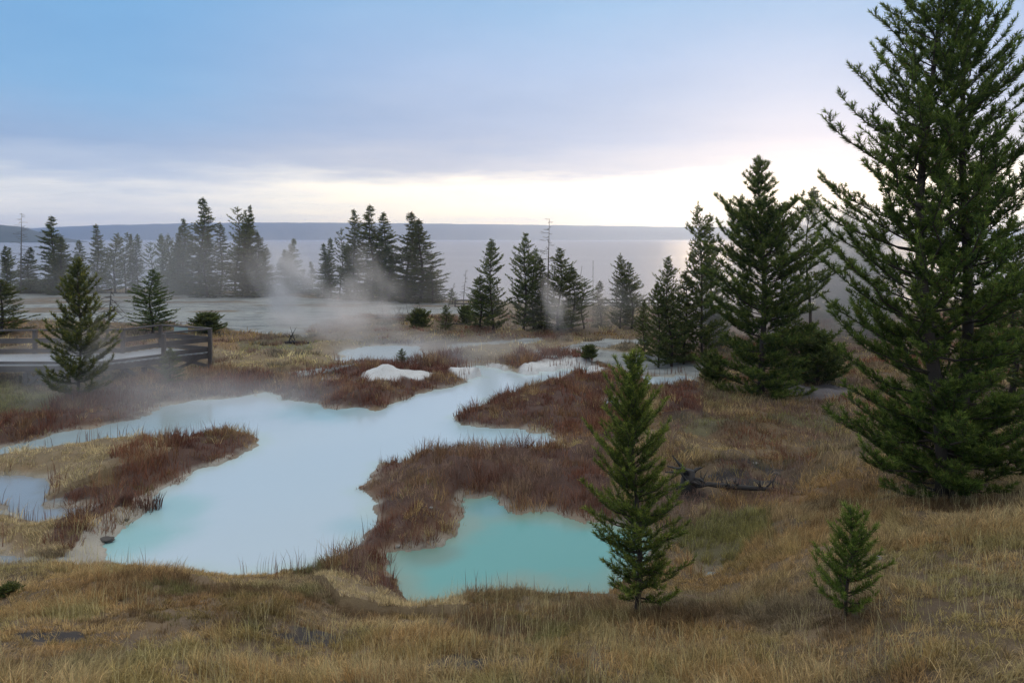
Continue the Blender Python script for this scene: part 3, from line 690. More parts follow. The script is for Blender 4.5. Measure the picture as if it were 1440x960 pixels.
# rocks
def rock(u, v, s, label, seed, col):
    x, y, z = ground(u, v); rg = random.Random(seed)
    import bmesh
    bm = bmesh.new(); bmesh.ops.create_icosphere(bm, subdivisions=3, radius=1)
    for w in bm.verts:
        c = w.co; n = float(fbm(np.array([c.x * 1.7 + seed]), np.array([c.y * 1.7 + c.z * 2.3]), 3, seed)[0]); w.co = c * (.7 + .7 * n)
        w.co.x *= s * 1.3; w.co.y *= s; w.co.z *= s * .6
    me = bpy.data.meshes.new('rock'); bm.to_mesh(me); bm.free(); me.materials.append(col)
    o = link('rock', me); o.location = (x, y, z + s * .12); o.rotation_euler = (0, 0, rg.random() * 6); tag(o, label, 'rock', 'rocks at the pool margin')
M_ROCK = woodmat('dark_rock', (.05, .045, .045), (.16, .15, .14), 7, (1, 1, 1), .6)
M_ROCKL = woodmat('pale_rock', (.2, .19, .18), (.36, .35, .33), 7, (1, 1, 1), .6)
for i, (u, v, s, lab, m) in enumerate([(150, 764, .20, 'dark flat-topped rock at the blue-green corner of the milky pool', M_ROCK), (178, 731, .09, 'small dark stone left of the reed clump on the milky margin', M_ROCK), (213, 735, .07, 'tiny stone under the reeds at the pool edge', M_ROCK),
      (1018, 790, .10, 'pale stone by the small puddle right of the young pine', M_ROCKL), (860, 664, .12, 'pale boulder left of the young pine above the brush', M_ROCKL), (1062, 652, .12, 'grey stone in the reddish grass above the log', M_ROCKL),
      (1092, 668, .14, 'dark stone at the end of the fallen log', M_ROCK), (560, 768, .08, 'pale stone on the edge of the turquoise pool', M_ROCKL), (606, 716, .07, 'small pale stone in the brush between the pools', M_ROCKL), (1236, 785, .08, 'small grey stone in dry grass right of the knee-high sapling', M_ROCKL)]):
    rock(u, v, s * .45, lab, 30 + i, m)

# ------------------------------------------------------------------ boardwalk
def boardwalk():
    DZ, TOP = .92, 1.86
    e = empty('boardwalk', (-16, 27, 0)); tag(e, 'raised dark timber boardwalk with railing and pale wet deck at left', 'boardwalk')
    base = Vector((-16, 27, 0))
    def L(x, y, z): return Vector((x, y, z)) - base
    def at(u, v, z):
        Y = (CAMH - z) * F / (v - V0); return ((u - 720) / F * Y, Y)
    A, B, C, D = at(232, 468, TOP), at(297, 462, TOP), at(226, 457, TOP), at(165, 465, TOP)
    FL, FR = (-27, 25.6), at(140, 513, DZ)          # front edge of the deck
    A2 = (A[0] - .05, A[1] + .15)
    BL = (-27.5, 27.7)
    Bk = (D[0], D[1] + .4)
    deck = [FL, FR, A2, B, C, Bk, BL]
    # deck boards run across
    mb = MB()
    poly = np.array(deck)
    xs = np.arange(-27, B[0], .15)
    for i, x in enumerate(xs):
        # clip each board to the outline
        ys = []
        for k in range(len(deck)):
            (x0, y0), (x1, y1) = deck[k], deck[(k + 1) % len(deck)]
            if (x0 > x) != (x1 > x): ys.append(y0 + (y1 - y0) * (x - x0) / (x1 - x0))
        ys.sort()
        if len(ys) >= 2: mb.beam(L(x, ys[0] + .02, DZ - .02), L(x, ys[-1] - .02, DZ - .02), .135, .04)
    mb.build('deck', M_DECK, e)
    def strip(name, pts, z, w, h, off=0):
        for p, q in zip(pts[:-1], pts[1:]):
            m = MB(); m.beam(L(p[0], p[1] + off, z), L(q[0], q[1] + off, z), w, h); m.build(name, M_RAIL, e)
    strip('fascia', [FL, FR, A2, B], DZ - .14, .06, .2, -.04)
    strip('kerb_rail', [FL, FR, A2], DZ + .07, .09, .09, .08)
    back = [BL, Bk, C, B]
    for z, h in ((TOP, .06), (1.44, .19), (1.04, .17)):
        strip('rail', back, z, .13 if h < .1 else .045, h, .0)
    for z, h in ((TOP, .06), (1.44, .19), (1.04, .17)):
        strip('rail', [A, B], z - .003, .13 if h < .1 else .045, h)
    m = MB()
    def post(x, y, z1):
        g = h1(x, y); p = MB(); p.beam(L(x, y, g - .3), L(x, y, z1), .13, .13, (0, 1, 0)); p.build('post', M_RAIL, e)
    for p in (A, B): post(p[0], p[1] - .1, TOP - .03)
    post(C[0], C[1], TOP - .03); post(Bk[0], Bk[1], TOP - .03)
    for k in range(1, 7): 
        t = k / 7; post(BL[0] + (Bk[0] - BL[0]) * t, BL[1] + (Bk[1] - BL[1]) * t + .06, TOP - .03)
    def brace(p, q):
        b = MB(); b.beam(L(*p), L(*q), .05, .12); b.build('brace', M_RAIL, e)
    sup = [at(30, 520, DZ - .1), at(52, 520, DZ - .1), at(198, 512, DZ - .1)]
    for p in sup:
        x, y = p[0], p[1] + .25; g = h1(x, y); q = MB(); q.beam(L(x, y, g - .3), L(x, y, DZ - .24), .15, .15, (0, 1, 0)); q.build('post', M_RAIL, e)
    (x0, y0), (x1, y1), (x2, y2) = sup
    y0 += .2; y1 += .2; y2 += .2
    brace((x0, y0, .1), (x1, y1, .7)); brace((x0, y0 + .06, .7), (x1, y1 + .06, .1)); brace((x1, y1, .15), (x1 + 1.1, y1, .72)); brace((x1, y1 + .06, .72), (x1 + 1.1, y1 + .06, .12))
    brace((x2 - .9, y2, .75), (x2, y2, .2)); brace((x2, y2, .2), (x2 + 1, y2 + .2, .7)); brace((x2, y2 + .08, .75), (x2 + 1, y2 + .25, .25))
    brace((A[0], A[1] - .02, .25), (B[0], B[1] - .02, .9)); brace((A[0] + .3, A[1] - .02, .95), (B[0], B[1] - .1, .35))
    s = MB(); cx, cy = at(256, 463, TOP - .06); s.beam(L(cx - .3, cy - .03, TOP - .05), L(cx + .3, cy - .16, TOP - .08), .03, .18); s.build('plaque', M_PLAQ, e)
M_PLAQ = woodmat('pale_plaque', (.30, .42, .42), (.36, .48, .47), 3, (1, 1, 1), .05, .5)
boardwalk()
def far_railing(u0, u1, Y, label, n):
    xs = np.linspace((u0 - 720) / F * Y, (u1 - 720) / F * Y, n); g = [h1(x, Y) for x in xs]
    e = empty('wooden_railing', (xs[0], Y, g[0])); tag(e, label, 'railing', 'distant walkway railings')
    b = Vector((xs[0], Y, g[0]))
    for x, gz in zip(xs, g):
        p = MB(); p.beam(Vector((x, Y, gz - .2)) - b, Vector((x, Y, .62)) - b, .1, .1, (0, 1, 0)); p.build('post', M_RAIL, e)
    for z in (.62, .36, .12):
        p = MB(); p.beam(Vector((xs[0], Y - .06, z)) - b, Vector((xs[-1], Y - .06, z)) - b, .05, .11); p.build('rail', M_RAIL, e)
far_railing(640, 705, 56.0, 'low dark railing on the shore left of the open lakeside pines', 4)
far_railing(800, 935, 56.5, 'low dark railing behind the hazy pine pair at the bright water', 7)

# ------------------------------------------------------------------ grass, brush
RS = np.random.RandomState(12)
PAL = dict(tan=(.54, .41, .19), orange=(.44, .29, .12), olive=(.26, .27, .09), straw=(.66, .55, .31), grey=(.32, .30, .21), dark=(.13, .085, .05), rust=(.30, .125, .06), green=(.17, .23, .08),
           maroon=(.17, .062, .042), plum=(.21, .11, .075), pink=(.34, .25, .20), wine=(.10, .036, .028))
PAL = {k: np.array(v) for k, v in PAL.items()}
def fan(n, y0, y1, pw=1.0, margin=130):
    r = RS.rand(n); e = pw + 1
    y = (y0 ** e + r * (y1 ** e - y0 ** e)) ** (1 / e)
    u = RS.uniform(-margin, 1440 + margin, n)
    return (u - 720) / F * y, y
def blades(name, x, y, hgt, wid, lean, az, col, label, cat, spread=None, curl=.5):
    N = len(x); z = height(x, y) - .01
    ld = np.stack([np.cos(az), np.sin(az), np.zeros(N)], 1)
    fa = RS.rand(N) * 6.28; wv = np.stack([np.cos(fa), np.sin(fa), np.zeros(N)], 1) * (wid * .5)[:, None]
    p = np.stack([x, y, z], 1); up = np.array([0, 0, 1.0])
    h = hgt[:, None]; l = lean[:, None]
    m = p + up * h * .55 * np.cos(l * .6) + ld * h * .55 * np.sin(l * .6)
    t = m + up * h * .45 * np.cos(l * (1 + curl)) + ld * h * .45 * np.sin(l * (1 + curl))
    V = np.empty((N, 5, 3)); V[:, 0] = p - wv; V[:, 1] = p + wv; V[:, 2] = m + wv * .7; V[:, 3] = m - wv * .7; V[:, 4] = t
    C = np.repeat(col[:, None, :], 5, 1).copy()
    b = np.arange(N)[:, None] * 5
    F_ = np.concatenate([b + np.array([0, 1, 2, 3]), b + np.array([3, 2, 4])], 1).ravel()
    S = np.tile([4, 3], N)
    me = npmesh(name, V.reshape(-1, 3), F_, S, C.reshape(-1, 3), False, M_GRASS)
    return tag(link(name, me), label, cat, kind='stuff')
def tufts(cx, cy, k, rad):
    n = len(cx); i = np.repeat(np.arange(n), k); a = RS.rand(n * k) * 6.28; r = np.sqrt(RS.rand(n * k)) * rad[i]
    return i, cx[i] + np.cos(a) * r, cy[i] + np.sin(a) * r, a
def onmound(x, y):
    m = np.zeros(x.shape, bool)
    for mx, my, r, a in MOUNDS: m |= ((x - mx) ** 2 + ((y - my) * .75) ** 2) / r ** 2 < 1.3
    return m
def pick(*pairs):
    """blend of palette colours by weight arrays"""
    s = sum(w for w, _ in pairs)[:, None] + 1e-9
    return sum(w[:, None] * PAL[c] for w, c in pairs) / s
def grasscol(x, y, n):
    a = fbm(x * .55, y * .8, 4, 51); b = fbm(x * .9 + 40, y * 1.1, 4, 52); c = fbm(x * 1.7, y * 2.2 + 9, 3, 53); d = fbm(x * .35, y * .35 + 70, 3, 54)
    w = [(smooth(.42, .62, a) + .15, 'tan'), (smooth(.42, .58, b) * 1.3 + .1, 'orange'), (smooth(.55, .66, c) * .9, 'olive'), (smooth(.56, .68, d) * .9 + .03, 'grey'), (smooth(.52, .38, a) * 1.1, 'dark'), (smooth(.6, .7, fbm(x * 1.1 + 5, y * 1.3, 3, 55)) * .8, 'green'), (smooth(.52, .66, fbm(x * .8 + 15, y * 1.0, 3, 56)) * 1.3, 'straw')]
    col = pick(*w)
    for zn, cl in (('straw', 'straw'), ('olive', 'olive'), ('ochre', 'orange')):
        m = zone(x, y, zn)[:, None] * .75; col = col * (1 - m) + PAL[cl] * m
    return col
def grass_layer(y0, y1, nt, k, hmin, hmax, w, rad, name, label, pw=1.0):
    cx, cy = fan(nt, y0, y1, pw)
    pd = pooldist(cx, cy)
    dn = fbm(cx * 1.3, cy * 1.6, 4, 61)
    keep = (pd > .06) & ~(zone(cx, cy, 'sinter') | zone(cx, cy, 'gravel')) & ~(zone(cx, cy, 'red') & (RS.rand(nt) < .72 + .25 * (fbm(cx * .9, cy * .9, 2, 66) < .5))) & (RS.rand(nt) < .32 + smooth(.32, .5, dn)) & ~(zone(cx, cy, 'mud') & (RS.rand(nt) < .78)) & (height(cx, cy, pd) > -.1)
    keep &= ~((pd < .5) & (cy > 12) & (RS.rand(nt) < .6))
    keep &= ~onmound(cx, cy)
    cx, cy = cx[keep], cy[keep]; pd = pd[keep]
    i, x, y, a = tufts(cx, cy, k, rad * RS.uniform(.6, 1.5, len(cx)))
    tall = .55 + .9 * smooth(.35, .7, fbm(cx * .9, cy * .9, 3, 63))
    ht = (RS.uniform(hmin, hmax, len(cx)) * tall)[i] * RS.uniform(.5, 1.15, len(x))
    lean = RS.uniform(.1, 1.0, len(x)) + (.35 * RS.rand(len(cx)))[i]
    az = np.where(RS.rand(len(x)) < .6, a, 6.28 * fbm(x * .5, y * .5, 2, 65) * 2)
    col = grasscol(cx, cy, len(cx))[i] * (RS.uniform(.65, 1.3, len(cx))[i] * RS.uniform(.5, 1.5, len(x)))[:, None]
    blades(name, x, y, ht, w * RS.uniform(.7, 1.4, len(x)), lean, az, col, label, 'grass')
grass_layer(3.4, 13.5, 27000, 20, .06, .20, .0062, .055, 'dry_grass', 'tan and rust brown dry grass matted over the near bank')
grass_layer(12.5, 30, 24000, 14, .08, .30, .010, .11, 'meadow_grass', 'straw and olive dry grass around the milky pools')
grass_layer(28, 74, 15000, 8, .10, .30, .03, .3, 'shore_grass', 'pale dry grass towards the lake shore', .6)

def brush():
    nt = 32000; cx, cy = fan(nt, 9.5, 48, .35)
    pd = pooldist(cx, cy); m = zone(cx, cy, 'red') & (pd > .0) & ~onmound(cx, cy) & (RS.rand(nt) < .72 + smooth(.36, .5, fbm(cx * 1.6, cy * 1.6, 3, 79)))
    cx, cy, pd = cx[m], cy[m], pd[m]
    k = 15; i, x, y, a = tufts(cx, cy, k, .05 + .005 * cy)
    tall = .6 + .9 * smooth(.35, .65, fbm(cx * .8, cy * .8, 3, 71))
    edge = smooth(.1, .7, pd)
    ht = (RS.uniform(.22, .42, len(cx)) * tall * (.55 + .45 * edge))[i] * RS.uniform(.5, 1.1, len(x))
    pk = fbm(cx * 1.0, cy * 1.2, 3, 72); v0 = V0 + F * CAMH / cy; u0 = 720 + F * cx / cy
    neck = smooth(635, 650, v0) * smooth(480, 520, u0)
    wp = smooth(.42, .58, pk) * neck * 1.6 * smooth(.1, .6, pd) * 1.5 + .12 + smooth(960, 1000, u0) * .5
    wm = smooth(.6, .4, pk) + .25; wo = smooth(.5, .65, fbm(cx * .7 + 9, cy * .7, 3, 73)) * .8 + .15
    red = smooth(.5, .6, fbm(cx * .5 + 3, cy * .5, 3, 74)) * .6
    col = pick((wp, 'pink'), (wm, 'maroon'), (wo, 'plum'), (np.full(len(cx), .12), 'wine'), (red * 1.3 + .15, 'rust'), (smooth(.52, .64, fbm(cx * 1.4 + 7, cy * 1.4, 3, 78)) * .9, 'tan'))[i] * (RS.uniform(.7, 1.3, len(cx))[i] * RS.uniform(.6, 1.35, len(x)))[:, None]
    blades('red_brush', x, y, ht, .00075 * y[:] * RS.uniform(.6, 1.3, len(x)), RS.uniform(.05, 1.0, len(x)), a, col, 'dark red and plum low brush on the islands and banks between the pools', 'brush', curl=.3)
    # sparse taller seed stems along the water
    nt = 60000; x, y = fan(nt, 9.8, 32, .3); pd = pooldist(x, y)
    near = (pd > .03) & (pd < .35); cl = fbm(x * 1.5, y * 1.5, 2, 75) > .5
    m = near & cl & (RS.rand(nt) < .75); x, y = x[m], y[m]
    blades('seed_stems', x, y, RS.uniform(.2, .5, len(x)), .0007 * y, RS.uniform(0, .35, len(x)), RS.rand(len(x)) * 6.28, (PAL['maroon'] * .8 + PAL['dark'] * .3) * RS.uniform(.6, 1.5, len(x))[:, None], 'thin dark red seed stems standing along the pool edges', 'stems')
    # pale seed-headed stalks of the near bank
    n = 9000; x, y = fan(n, 5, 13, .6); m = (pooldist(x, y) > .1) & (fbm(x * .8, y * .8, 3, 77) > .46); x, y = x[m], y[m]
    blades('seed_stalks', x, y, RS.uniform(.2, .42, len(x)), .0045 + 0 * x, RS.uniform(0, .6, len(x)), RS.rand(len(x)) * 6.28, PAL['straw'] * RS.uniform(.6, 1.15, len(x))[:, None], 'pale straw stalks standing above the matted grass of the near bank', 'stalks')
brush()
def shrubs():
    nt = 30000; cx, cy = fan(nt, 11, 50, .3); pd = pooldist(cx, cy); v0 = V0 + F * CAMH / cy; u0 = 720 + F * cx / cy
    pn = fbm(cx * .55, cy * .75, 4, 91)
    reg = ((u0 > 940) & (v0 < 735) & (pn > .43)) | ((u0 > 850) & (v0 > 640) & (v0 < 790) & (pn > .46)) | ((v0 < 560) & (pn > .60))
    m = reg & (pd > .15) & ~zone(cx, cy, 'sinter') & ~zone(cx, cy, 'gravel') & ~zone(cx, cy, 'red'); cx, cy, pn = cx[m], cy[m], pn[m]
    i, x, y, a = tufts(cx, cy, 14, .07 + .005 * cy)
    c1 = fbm(cx * .45 + 20, cy * .6, 3, 92); c2 = fbm(cx * .6 + 50, cy * .7, 3, 93)
    col = pick((smooth(.5, .6, c1) + .02, 'rust'), (smooth(.52, .44, c1) * 1.1 + .02, 'pink'), (smooth(.5, .58, c2) * 1.6, 'sage'), (smooth(.48, .40, c2), 'plum'), (np.full(len(cx), .15), 'dark'))[i] * (RS.uniform(.65, 1.3, len(cx))[i] * RS.uniform(.6, 1.35, len(x)))[:, None]
    ht = (RS.uniform(.14, .34, len(cx)))[i] * RS.uniform(.5, 1.1, len(x))
    blades('low_shrubs', x, y, ht, .0006 * y * RS.uniform(.7, 1.4, len(x)), RS.uniform(.1, 1.0, len(x)), a, col, 'mottled rust, grey green and pinkish low shrubs across the right side meadow', 'shrubs')
PAL['sage'] = np.array((.15, .18, .12))
shrubs()

# reed clumps: countable little tufts in the water margin
def reed(u, v, w, hgt, label, seed):
    x0, y0 = px2flat(u, v); rs = np.random.RandomState(seed); n = 90
    r = np.sqrt(rs.rand(n)) * w / F * y0 * .5; a = rs.rand(n) * 6.28; W = MB()
    for i in range(n):
        x, y = math.cos(a[i]) * r[i], math.sin(a[i]) * r[i]; h = hgt * rs.uniform(.5, 1.1); l = rs.uniform(0, .35) * h
        W.tube([(x, y, -.05), (x + l * .4 * math.cos(a[i]), y + l * .4 * math.sin(a[i]), h * .6), (x + l * math.cos(a[i]), y + l * math.sin(a[i]), h)], [.006, .005, .002], 3)
    o = W.build('reed_clump', M_REED, None); o.location = (x0, y0, h1(x0, y0)); tag(o, label, 'reeds', 'reed clumps at the water')
M_REED = woodmat('reed_stems', (.10, .035, .03), (.16, .08, .05), 8, (1, 1, 1), 0)
reed(212, 716, 26, .38, 'dark red reed clump at the left margin of the milky pool', 1)
reed(178, 718, 14, .25, 'thin reed tuft in the shallows left of the reed clump', 2)
reed(744, 628, 14, .2, 'small dark tuft in the milky water below the red island', 3)
reed(765, 626, 12, .2, 'second small dark tuft right beside the first in the milky water', 4)

# ------------------------------------------------------------------ air: haze and steam
def steam(loc, size, dens, label, nscale=1.0, thr=.45, seed=0, rot=(0, 0, 0), soft=1.0, col=(.93, .93, .96), detail=4, stretch=(1, 1, .6), aniso=.35, name='steam', warp=.5):
    import bmesh
    bm = bmesh.new(); bmesh.ops.create_icosphere(bm, subdivisions=3, radius=1.0); me = bpy.data.meshes.new('steam'); bm.to_mesh(me); bm.free()
    m, nt, out = newmat('steam_' + str(seed))
    tc = nt.nodes.new('ShaderNodeTexCoord')
    wn = nt.nodes.new('ShaderNodeTexNoise'); sock(wn, 'Scale', 1.5); sock(wn, 'Detail', 2.0)
    wm = nt.nodes.new('ShaderNodeMapping'); sock(wm, 'Location', (seed * 3.7, seed * 1.9, seed)); nt.links.new(tc.outputs['Object'], wm.inputs[0]); nt.links.new(wm.outputs[0], wn.inputs['Vector'])
    ws = nt.nodes.new('ShaderNodeVectorMath'); ws.operation = 'MULTIPLY_ADD'; nt.links.new(wn.outputs['Color'], ws.inputs[0]); ws.inputs[1].default_value = (warp, warp, warp * .6); nt.links.new(tc.outputs['Object'], ws.inputs[2])
    w2 = nt.nodes.new('ShaderNodeVectorMath'); w2.operation = 'SUBTRACT'; nt.links.new(ws.outputs[0], w2.inputs[0]); w2.inputs[1].default_value = (warp * .5, warp * .5, warp * .3)
    ln = nt.nodes.new('ShaderNodeVectorMath'); ln.operation = 'LENGTH'; nt.links.new(w2.outputs[0], ln.inputs[0])
    l0 = nt.nodes.new('ShaderNodeVectorMath'); l0.operation = 'LENGTH'; nt.links.new(tc.outputs['Object'], l0.inputs[0])
    edge = nt.nodes.new('ShaderNodeMapRange'); edge.interpolation_type = 'SMOOTHSTEP'; sock(edge, 'From Min', .97); sock(edge, 'From Max', .6); nt.links.new(l0.outputs['Value'], edge.inputs['Value'])
    fall = nt.nodes.new('ShaderNodeMapRange'); fall.interpolation_type = 'SMOOTHERSTEP'; sock(fall, 'From Min', .97); sock(fall, 'From Max', .1); sock(fall, 'To Min', 0); sock(fall, 'To Max', 1)
    nt.links.new(ln.outputs['Value'], fall.inputs['Value'])
    mp = nt.nodes.new('ShaderNodeMapping'); sock(mp, 'Location', (seed * 7.1, seed * 3.3, 0)); sock(mp, 'Scale', tuple(s * t for s, t in zip(size, stretch))); nt.links.new(tc.outputs['Object'], mp.inputs[0])
    n = noise(nt, mp.outputs[0], nscale, detail, .55)
    s = math_(nt, 'SUBTRACT', math_(nt, 'ADD', n, math_(nt, 'MULTIPLY', fall.outputs[0], .35)), thr + .15)
    s = math_(nt, 'MULTIPLY', s, 3.0 * soft, clamp=True)
    d = math_(nt, 'MULTIPLY', math_(nt, 'MULTIPLY', math_(nt, 'MULTIPLY', s, fall.outputs[0]), edge.outputs[0]), dens)
    v = nt.nodes.new('ShaderNodeVolumePrincipled'); sock(v, 'Color', (*col, 1)); sock(v, 'Anisotropy', aniso); nt.links.new(d, v.inputs['Density'])
    nt.links.new(v.outputs[0], out.inputs['Volume'])
    me.materials.append(m); o = link(name, me); o.location = loc; o.scale = size; o.rotation_euler = rot
    return tag(o, label, 'steam', kind='stuff')
def at(u, v, Y): return ((u - 720) / F * Y, Y, CAMH - (v - V0) / F * Y)
STEAM = True
if STEAM:
    steam(at(405, 395, 46), (3.4, 2.6, 6.4), .9, 'leaning steam column drifting left over the grey flat', .40, .51, 1, (0, -.55, 0), detail=6, warp=1.5)
    steam(at(500, 415, 42), (4.8, 2.6, 5.4), .6, 'billowing steam rising before the gold-tipped spruces', .5, .545, 2, (0, -.4, 0), detail=6, warp=1.5)
    steam(at(480, 455, 38), (6.8, 3.5, 2.2), .6, 'low steam spreading over the far white pond', .4, .49, 3, detail=6, warp=1.5)
    steam(at(785, 450, 35), (1.3, 1.2, 3.4), 1.0, 'narrow steam plume rising before the lakeside pines', .6, .52, 4, (0, -.3, 0), detail=6, warp=1.5)
    steam(at(800, 435, 42), (9, 4.0, 3.2), .19, 'thin mist at the feet of the lakeside pines', .3, .38, 5)
    steam(at(140, 510, 23.5), (5.5, 1.7, 2.6), .42, 'mist hanging before the boardwalk and young pine', .45, .42, 6)
    steam(at(210, 385, 60), (26, 8, 7), .050, 'broad mist bank along the foot of the left shore trees', .16, .40, 7)
    steam(at(1150, 390, 38), (11, 7.0, 6.8), .34, 'glowing mist bank between the knotted pine and the twin pine', .22, .32, 8)
    steam(at(600, 495, 32), (11, 5, 1.6), .20, 'faint mist skimming the middle of the basin', .4, .40, 9)
    steam(at(985, 430, 34), (4.5, 3.0, 3.8), .22, 'soft mist before the clump by the stream', .35, .36, 10)
    steam((6, 66, 2), (75, 22, 11), .028, 'thin grey ground mist lying along the whole lake shore', .08, .30, 11)
    steam(at(250, 560, 22), (10, 4, 1.5), .17, 'faint mist over the left arm of the milky pool', .4, .42, 12)

def haze():
    m, nt, out = newmat('morning_haze')
    v = nt.nodes.new('ShaderNodeVolumePrincipled'); sock(v, 'Color', (.55, .69, .98, 1)); sock(v, 'Density', .00025); sock(v, 'Anisotropy', .68)
    nt.links.new(v.outputs[0], out.inputs['Volume'])
    x0, x1, y0, y1, z0, z1 = -8050, 8050, -1050, 5450, -12, 150
    mb = MB(); vs = [(x, y, z) for z in (z0, z1) for x, y in ((x0, y0), (x1, y0), (x1, y1), (x0, y1))]
    mb.add(vs, [(3, 2, 1, 0), (4, 5, 6, 7), (0, 1, 5, 4), (1, 2, 6, 5), (2, 3, 7, 6), (3, 0, 4, 7)])
    tag(mb.build('haze', m), 'thin blue morning haze over the lake and hills', 'haze', kind='stuff')
haze()

# ------------------------------------------------------------------ sky and sun
def sky():
    w = bpy.data.worlds.new('World'); scene.world = w; w.use_nodes = True; nt = w.node_tree; nt.nodes.clear()
    out = nt.nodes.new('ShaderNodeOutputWorld'); tc = nt.nodes.new('ShaderNodeTexCoord')
    st = nt.nodes.new('ShaderNodeTexSky'); st.sky_type = 'NISHITA'; st.sun_disc = False; st.sun_elevation = SUN_EL; st.sun_rotation = SUN_AZ; st.air_density = 1.2; st.dust_density = 2.0
    bg1 = nt.nodes.new('ShaderNodeBackground'); bg1.inputs[1].default_value = .08; nt.links.new(st.outputs[0], bg1.inputs[0])
    D = tc.outputs['Generated']; sp = nt.nodes.new('ShaderNodeSeparateXYZ'); nt.links.new(D, sp.inputs[0])
    X, Y, Zc = sp.outputs
    zp = math_(nt, 'ADD', math_(nt, 'MAXIMUM', Zc, 0.0), .07)
    cb = nt.nodes.new('ShaderNodeCombineXYZ'); nt.links.new(math_(nt, 'DIVIDE', X, zp), cb.inputs[0]); nt.links.new(math_(nt, 'DIVIDE', Y, zp), cb.inputs[1])
    n1 = noise(nt, cb.outputs[0], .30, 5, .55); n2 = noise(nt, cb.outputs[0], .9, 5, .6); n3 = noise(nt, cb.outputs[0], .13, 3, .5)
    # height above the horizon, disturbed by the cloud shapes
    zz = math_(nt, 'ADD', math_(nt, 'ADD', Zc, .010), math_(nt, 'MULTIPLY', math_(nt, 'SUBTRACT', n1, .5), .075))
    zz = math_(nt, 'ADD', zz, math_(nt, 'MULTIPLY', math_(nt, 'SUBTRACT', n2, .5), .05))
    k = 1 / .4
    left = ramp(nt, math_(nt, 'MULTIPLY', zz, k, clamp=True), [(0, (1.75, 1.45, 1.05)), (.03 * k, (1.45, 1.33, 1.12)), (.07 * k, (.95, .95, .93)), (.09 * k, (.56, .65, .80)), (.125 * k, (.33, .47, .70)), (.20 * k, (.25, .49, .78)), (.32 * k, (.19, .44, .76)), (.4 * k, (.30, .42, .60))])
    sunw = ramp(nt, math_(nt, 'MULTIPLY', zz, k, clamp=True), [(0, (2.7, 1.85, .85)), (.03 * k, (2.3, 1.85, 1.12)), (.075 * k, (1.7, 1.48, 1.12)), (.105 * k, (.70, .70, .76)), (.15 * k, (.48, .56, .74)), (.24 * k, (.42, .56, .80)), (.32 * k, (.32, .53, .80)), (.4 * k, (.36, .48, .66))])
    sh = (math.sin(SUN_AZ), math.cos(SUN_AZ))
    hl = math_(nt, 'SQRT', math_(nt, 'ADD', math_(nt, 'MULTIPLY', X, X), math_(nt, 'MULTIPLY', Y, Y)))
    dh = math_(nt, 'DIVIDE', math_(nt, 'ADD', math_(nt, 'MULTIPLY', X, sh[0]), math_(nt, 'MULTIPLY', Y, sh[1])), math_(nt, 'MAXIMUM', hl, .001))
    g = nt.nodes.new('ShaderNodeMapRange'); g.interpolation_type = 'SMOOTHSTEP'; sock(g, 'From Min', .60); sock(g, 'From Max', .90); nt.links.new(dh, g.inputs['Value'])
    c = mixc(nt, g.outputs[0], left, sunw)
    # broad soft mottling of the deck
    mot = math_(nt, 'ADD', math_(nt, 'MULTIPLY', n3, .6), .70)
    n4 = noise(nt, cb.outputs[0], .55, 7, .62); mot = math_(nt, 'ADD', mot, math_(nt, 'MULTIPLY', math_(nt, 'SUBTRACT', n4, .5), .5))
    mv = nt.nodes.new('ShaderNodeCombineXYZ'); nt.links.new(mot, mv.inputs[0]); nt.links.new(math_(nt, 'POWER', mot, .7), mv.inputs[1]); nt.links.new(math_(nt, 'POWER', mot, .4), mv.inputs[2])
    c = mixc(nt, 1.0, c, mv.outputs[0], 'MULTIPLY')
    # dimmer behind the camera
    bk = nt.nodes.new('ShaderNodeMapRange'); sock(bk, 'From Min', -.6); sock(bk, 'From Max', .5); sock(bk, 'To Min', 1.0); sock(bk, 'To Max', 1.0); nt.links.new(dh, bk.inputs['Value'])
    c = mixc(nt, 1.0, c, bk.outputs[0], 'MULTIPLY')
    c = mixc(nt, smoothnode(nt, Zc, .36, .62), c, (1.02, 1.0, .97))
    # glow round the hidden sun
    sd = (math.sin(SUN_AZ) * math.cos(SUN_EL), math.cos(SUN_AZ) * math.cos(SUN_EL), math.sin(SUN_EL))
    dp = nt.nodes.new('ShaderNodeVectorMath'); dp.operation = 'DOT_PRODUCT'; nt.links.new(D, dp.inputs[0]); dp.inputs[1].default_value = sd
    gl = math_(nt, 'POWER', math_(nt, 'MAXIMUM', dp.outputs['Value'], 0), 90)
    gc = mixc(nt, math_(nt, 'MULTIPLY', gl, 1.0, clamp=True), (0, 0, 0), (.10, .07, .04)); 
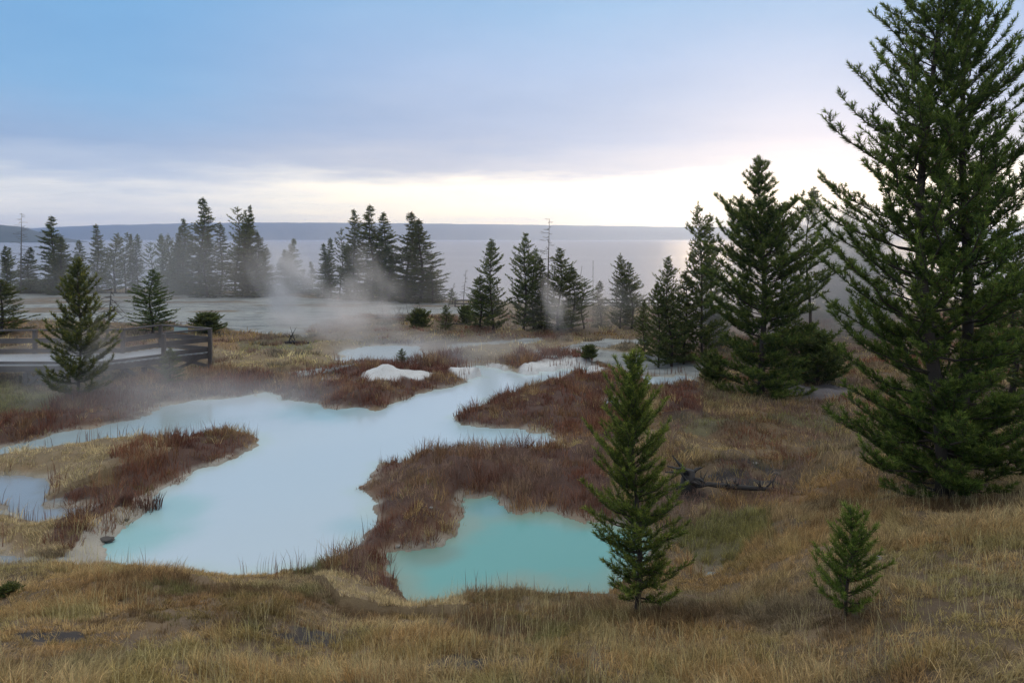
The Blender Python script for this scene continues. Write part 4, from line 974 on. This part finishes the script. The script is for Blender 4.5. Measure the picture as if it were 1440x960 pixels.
    c = mixc(nt, 1.0, c, gc, 'ADD')
    bg2 = nt.nodes.new('ShaderNodeBackground'); nt.links.new(c, bg2.inputs[0]); bg2.inputs[1].default_value = 1.0
    ms = nt.nodes.new('ShaderNodeMixShader'); ms.inputs[0].default_value = .93
    nt.links.new(bg1.outputs[0], ms.inputs[1]); nt.links.new(bg2.outputs[0], ms.inputs[2]); nt.links.new(ms.outputs[0], out.inputs[0])
def smoothnode(nt, v, a, b):
    g = nt.nodes.new('ShaderNodeMapRange'); g.interpolation_type = 'SMOOTHSTEP'; sock(g, 'From Min', a); sock(g, 'From Max', b); nt.links.new(v, g.inputs['Value']); return g.outputs[0]
sky()
L = bpy.data.lights.new('sun', 'SUN'); L.energy = 2.1; L.angle = R(20); L.color = (1.0, .74, .46)
lo = bpy.data.objects.new('sun', L); COL.objects.link(lo)
sd = Vector((math.sin(SUN_AZ) * math.cos(SUN_EL), math.cos(SUN_AZ) * math.cos(SUN_EL), math.sin(SUN_EL)))
lo.rotation_euler = sd.to_track_quat('Z', 'Y').to_euler(); lo.location = (10, 30, 20)

cam = bpy.data.cameras.new('camera'); co = bpy.data.objects.new('camera', cam); COL.objects.link(co)
co.location = (0, 0, CAMH); co.rotation_euler = (R(90), 0, 0); cam.sensor_width = 36; cam.lens = 25; cam.shift_y = -(480 - V0) / 1440; cam.clip_start = .1; cam.clip_end = 20000
scene.camera = co
scene.view_settings.view_transform = 'Standard'; scene.view_settings.look = 'None'; scene.view_settings.gamma = 1; scene.view_settings.exposure = .10; scene.view_settings.use_curve_mapping = False
cy = scene.cycles
cy.max_bounces = 6; cy.diffuse_bounces = 2; cy.glossy_bounces = 2; cy.transmission_bounces = 2; cy.volume_bounces = 1; cy.transparent_max_bounces = 6
cy.use_denoising = True; cy.denoiser = 'OPENIMAGEDENOISE'; cy.use_adaptive_sampling = True; cy.adaptive_threshold = .02
cy.volume_max_steps = 128; cy.volume_step_rate = 1.0; cy.sample_clamp_indirect = 4
cy.use_light_tree = True
scene.render.film_transparent = False
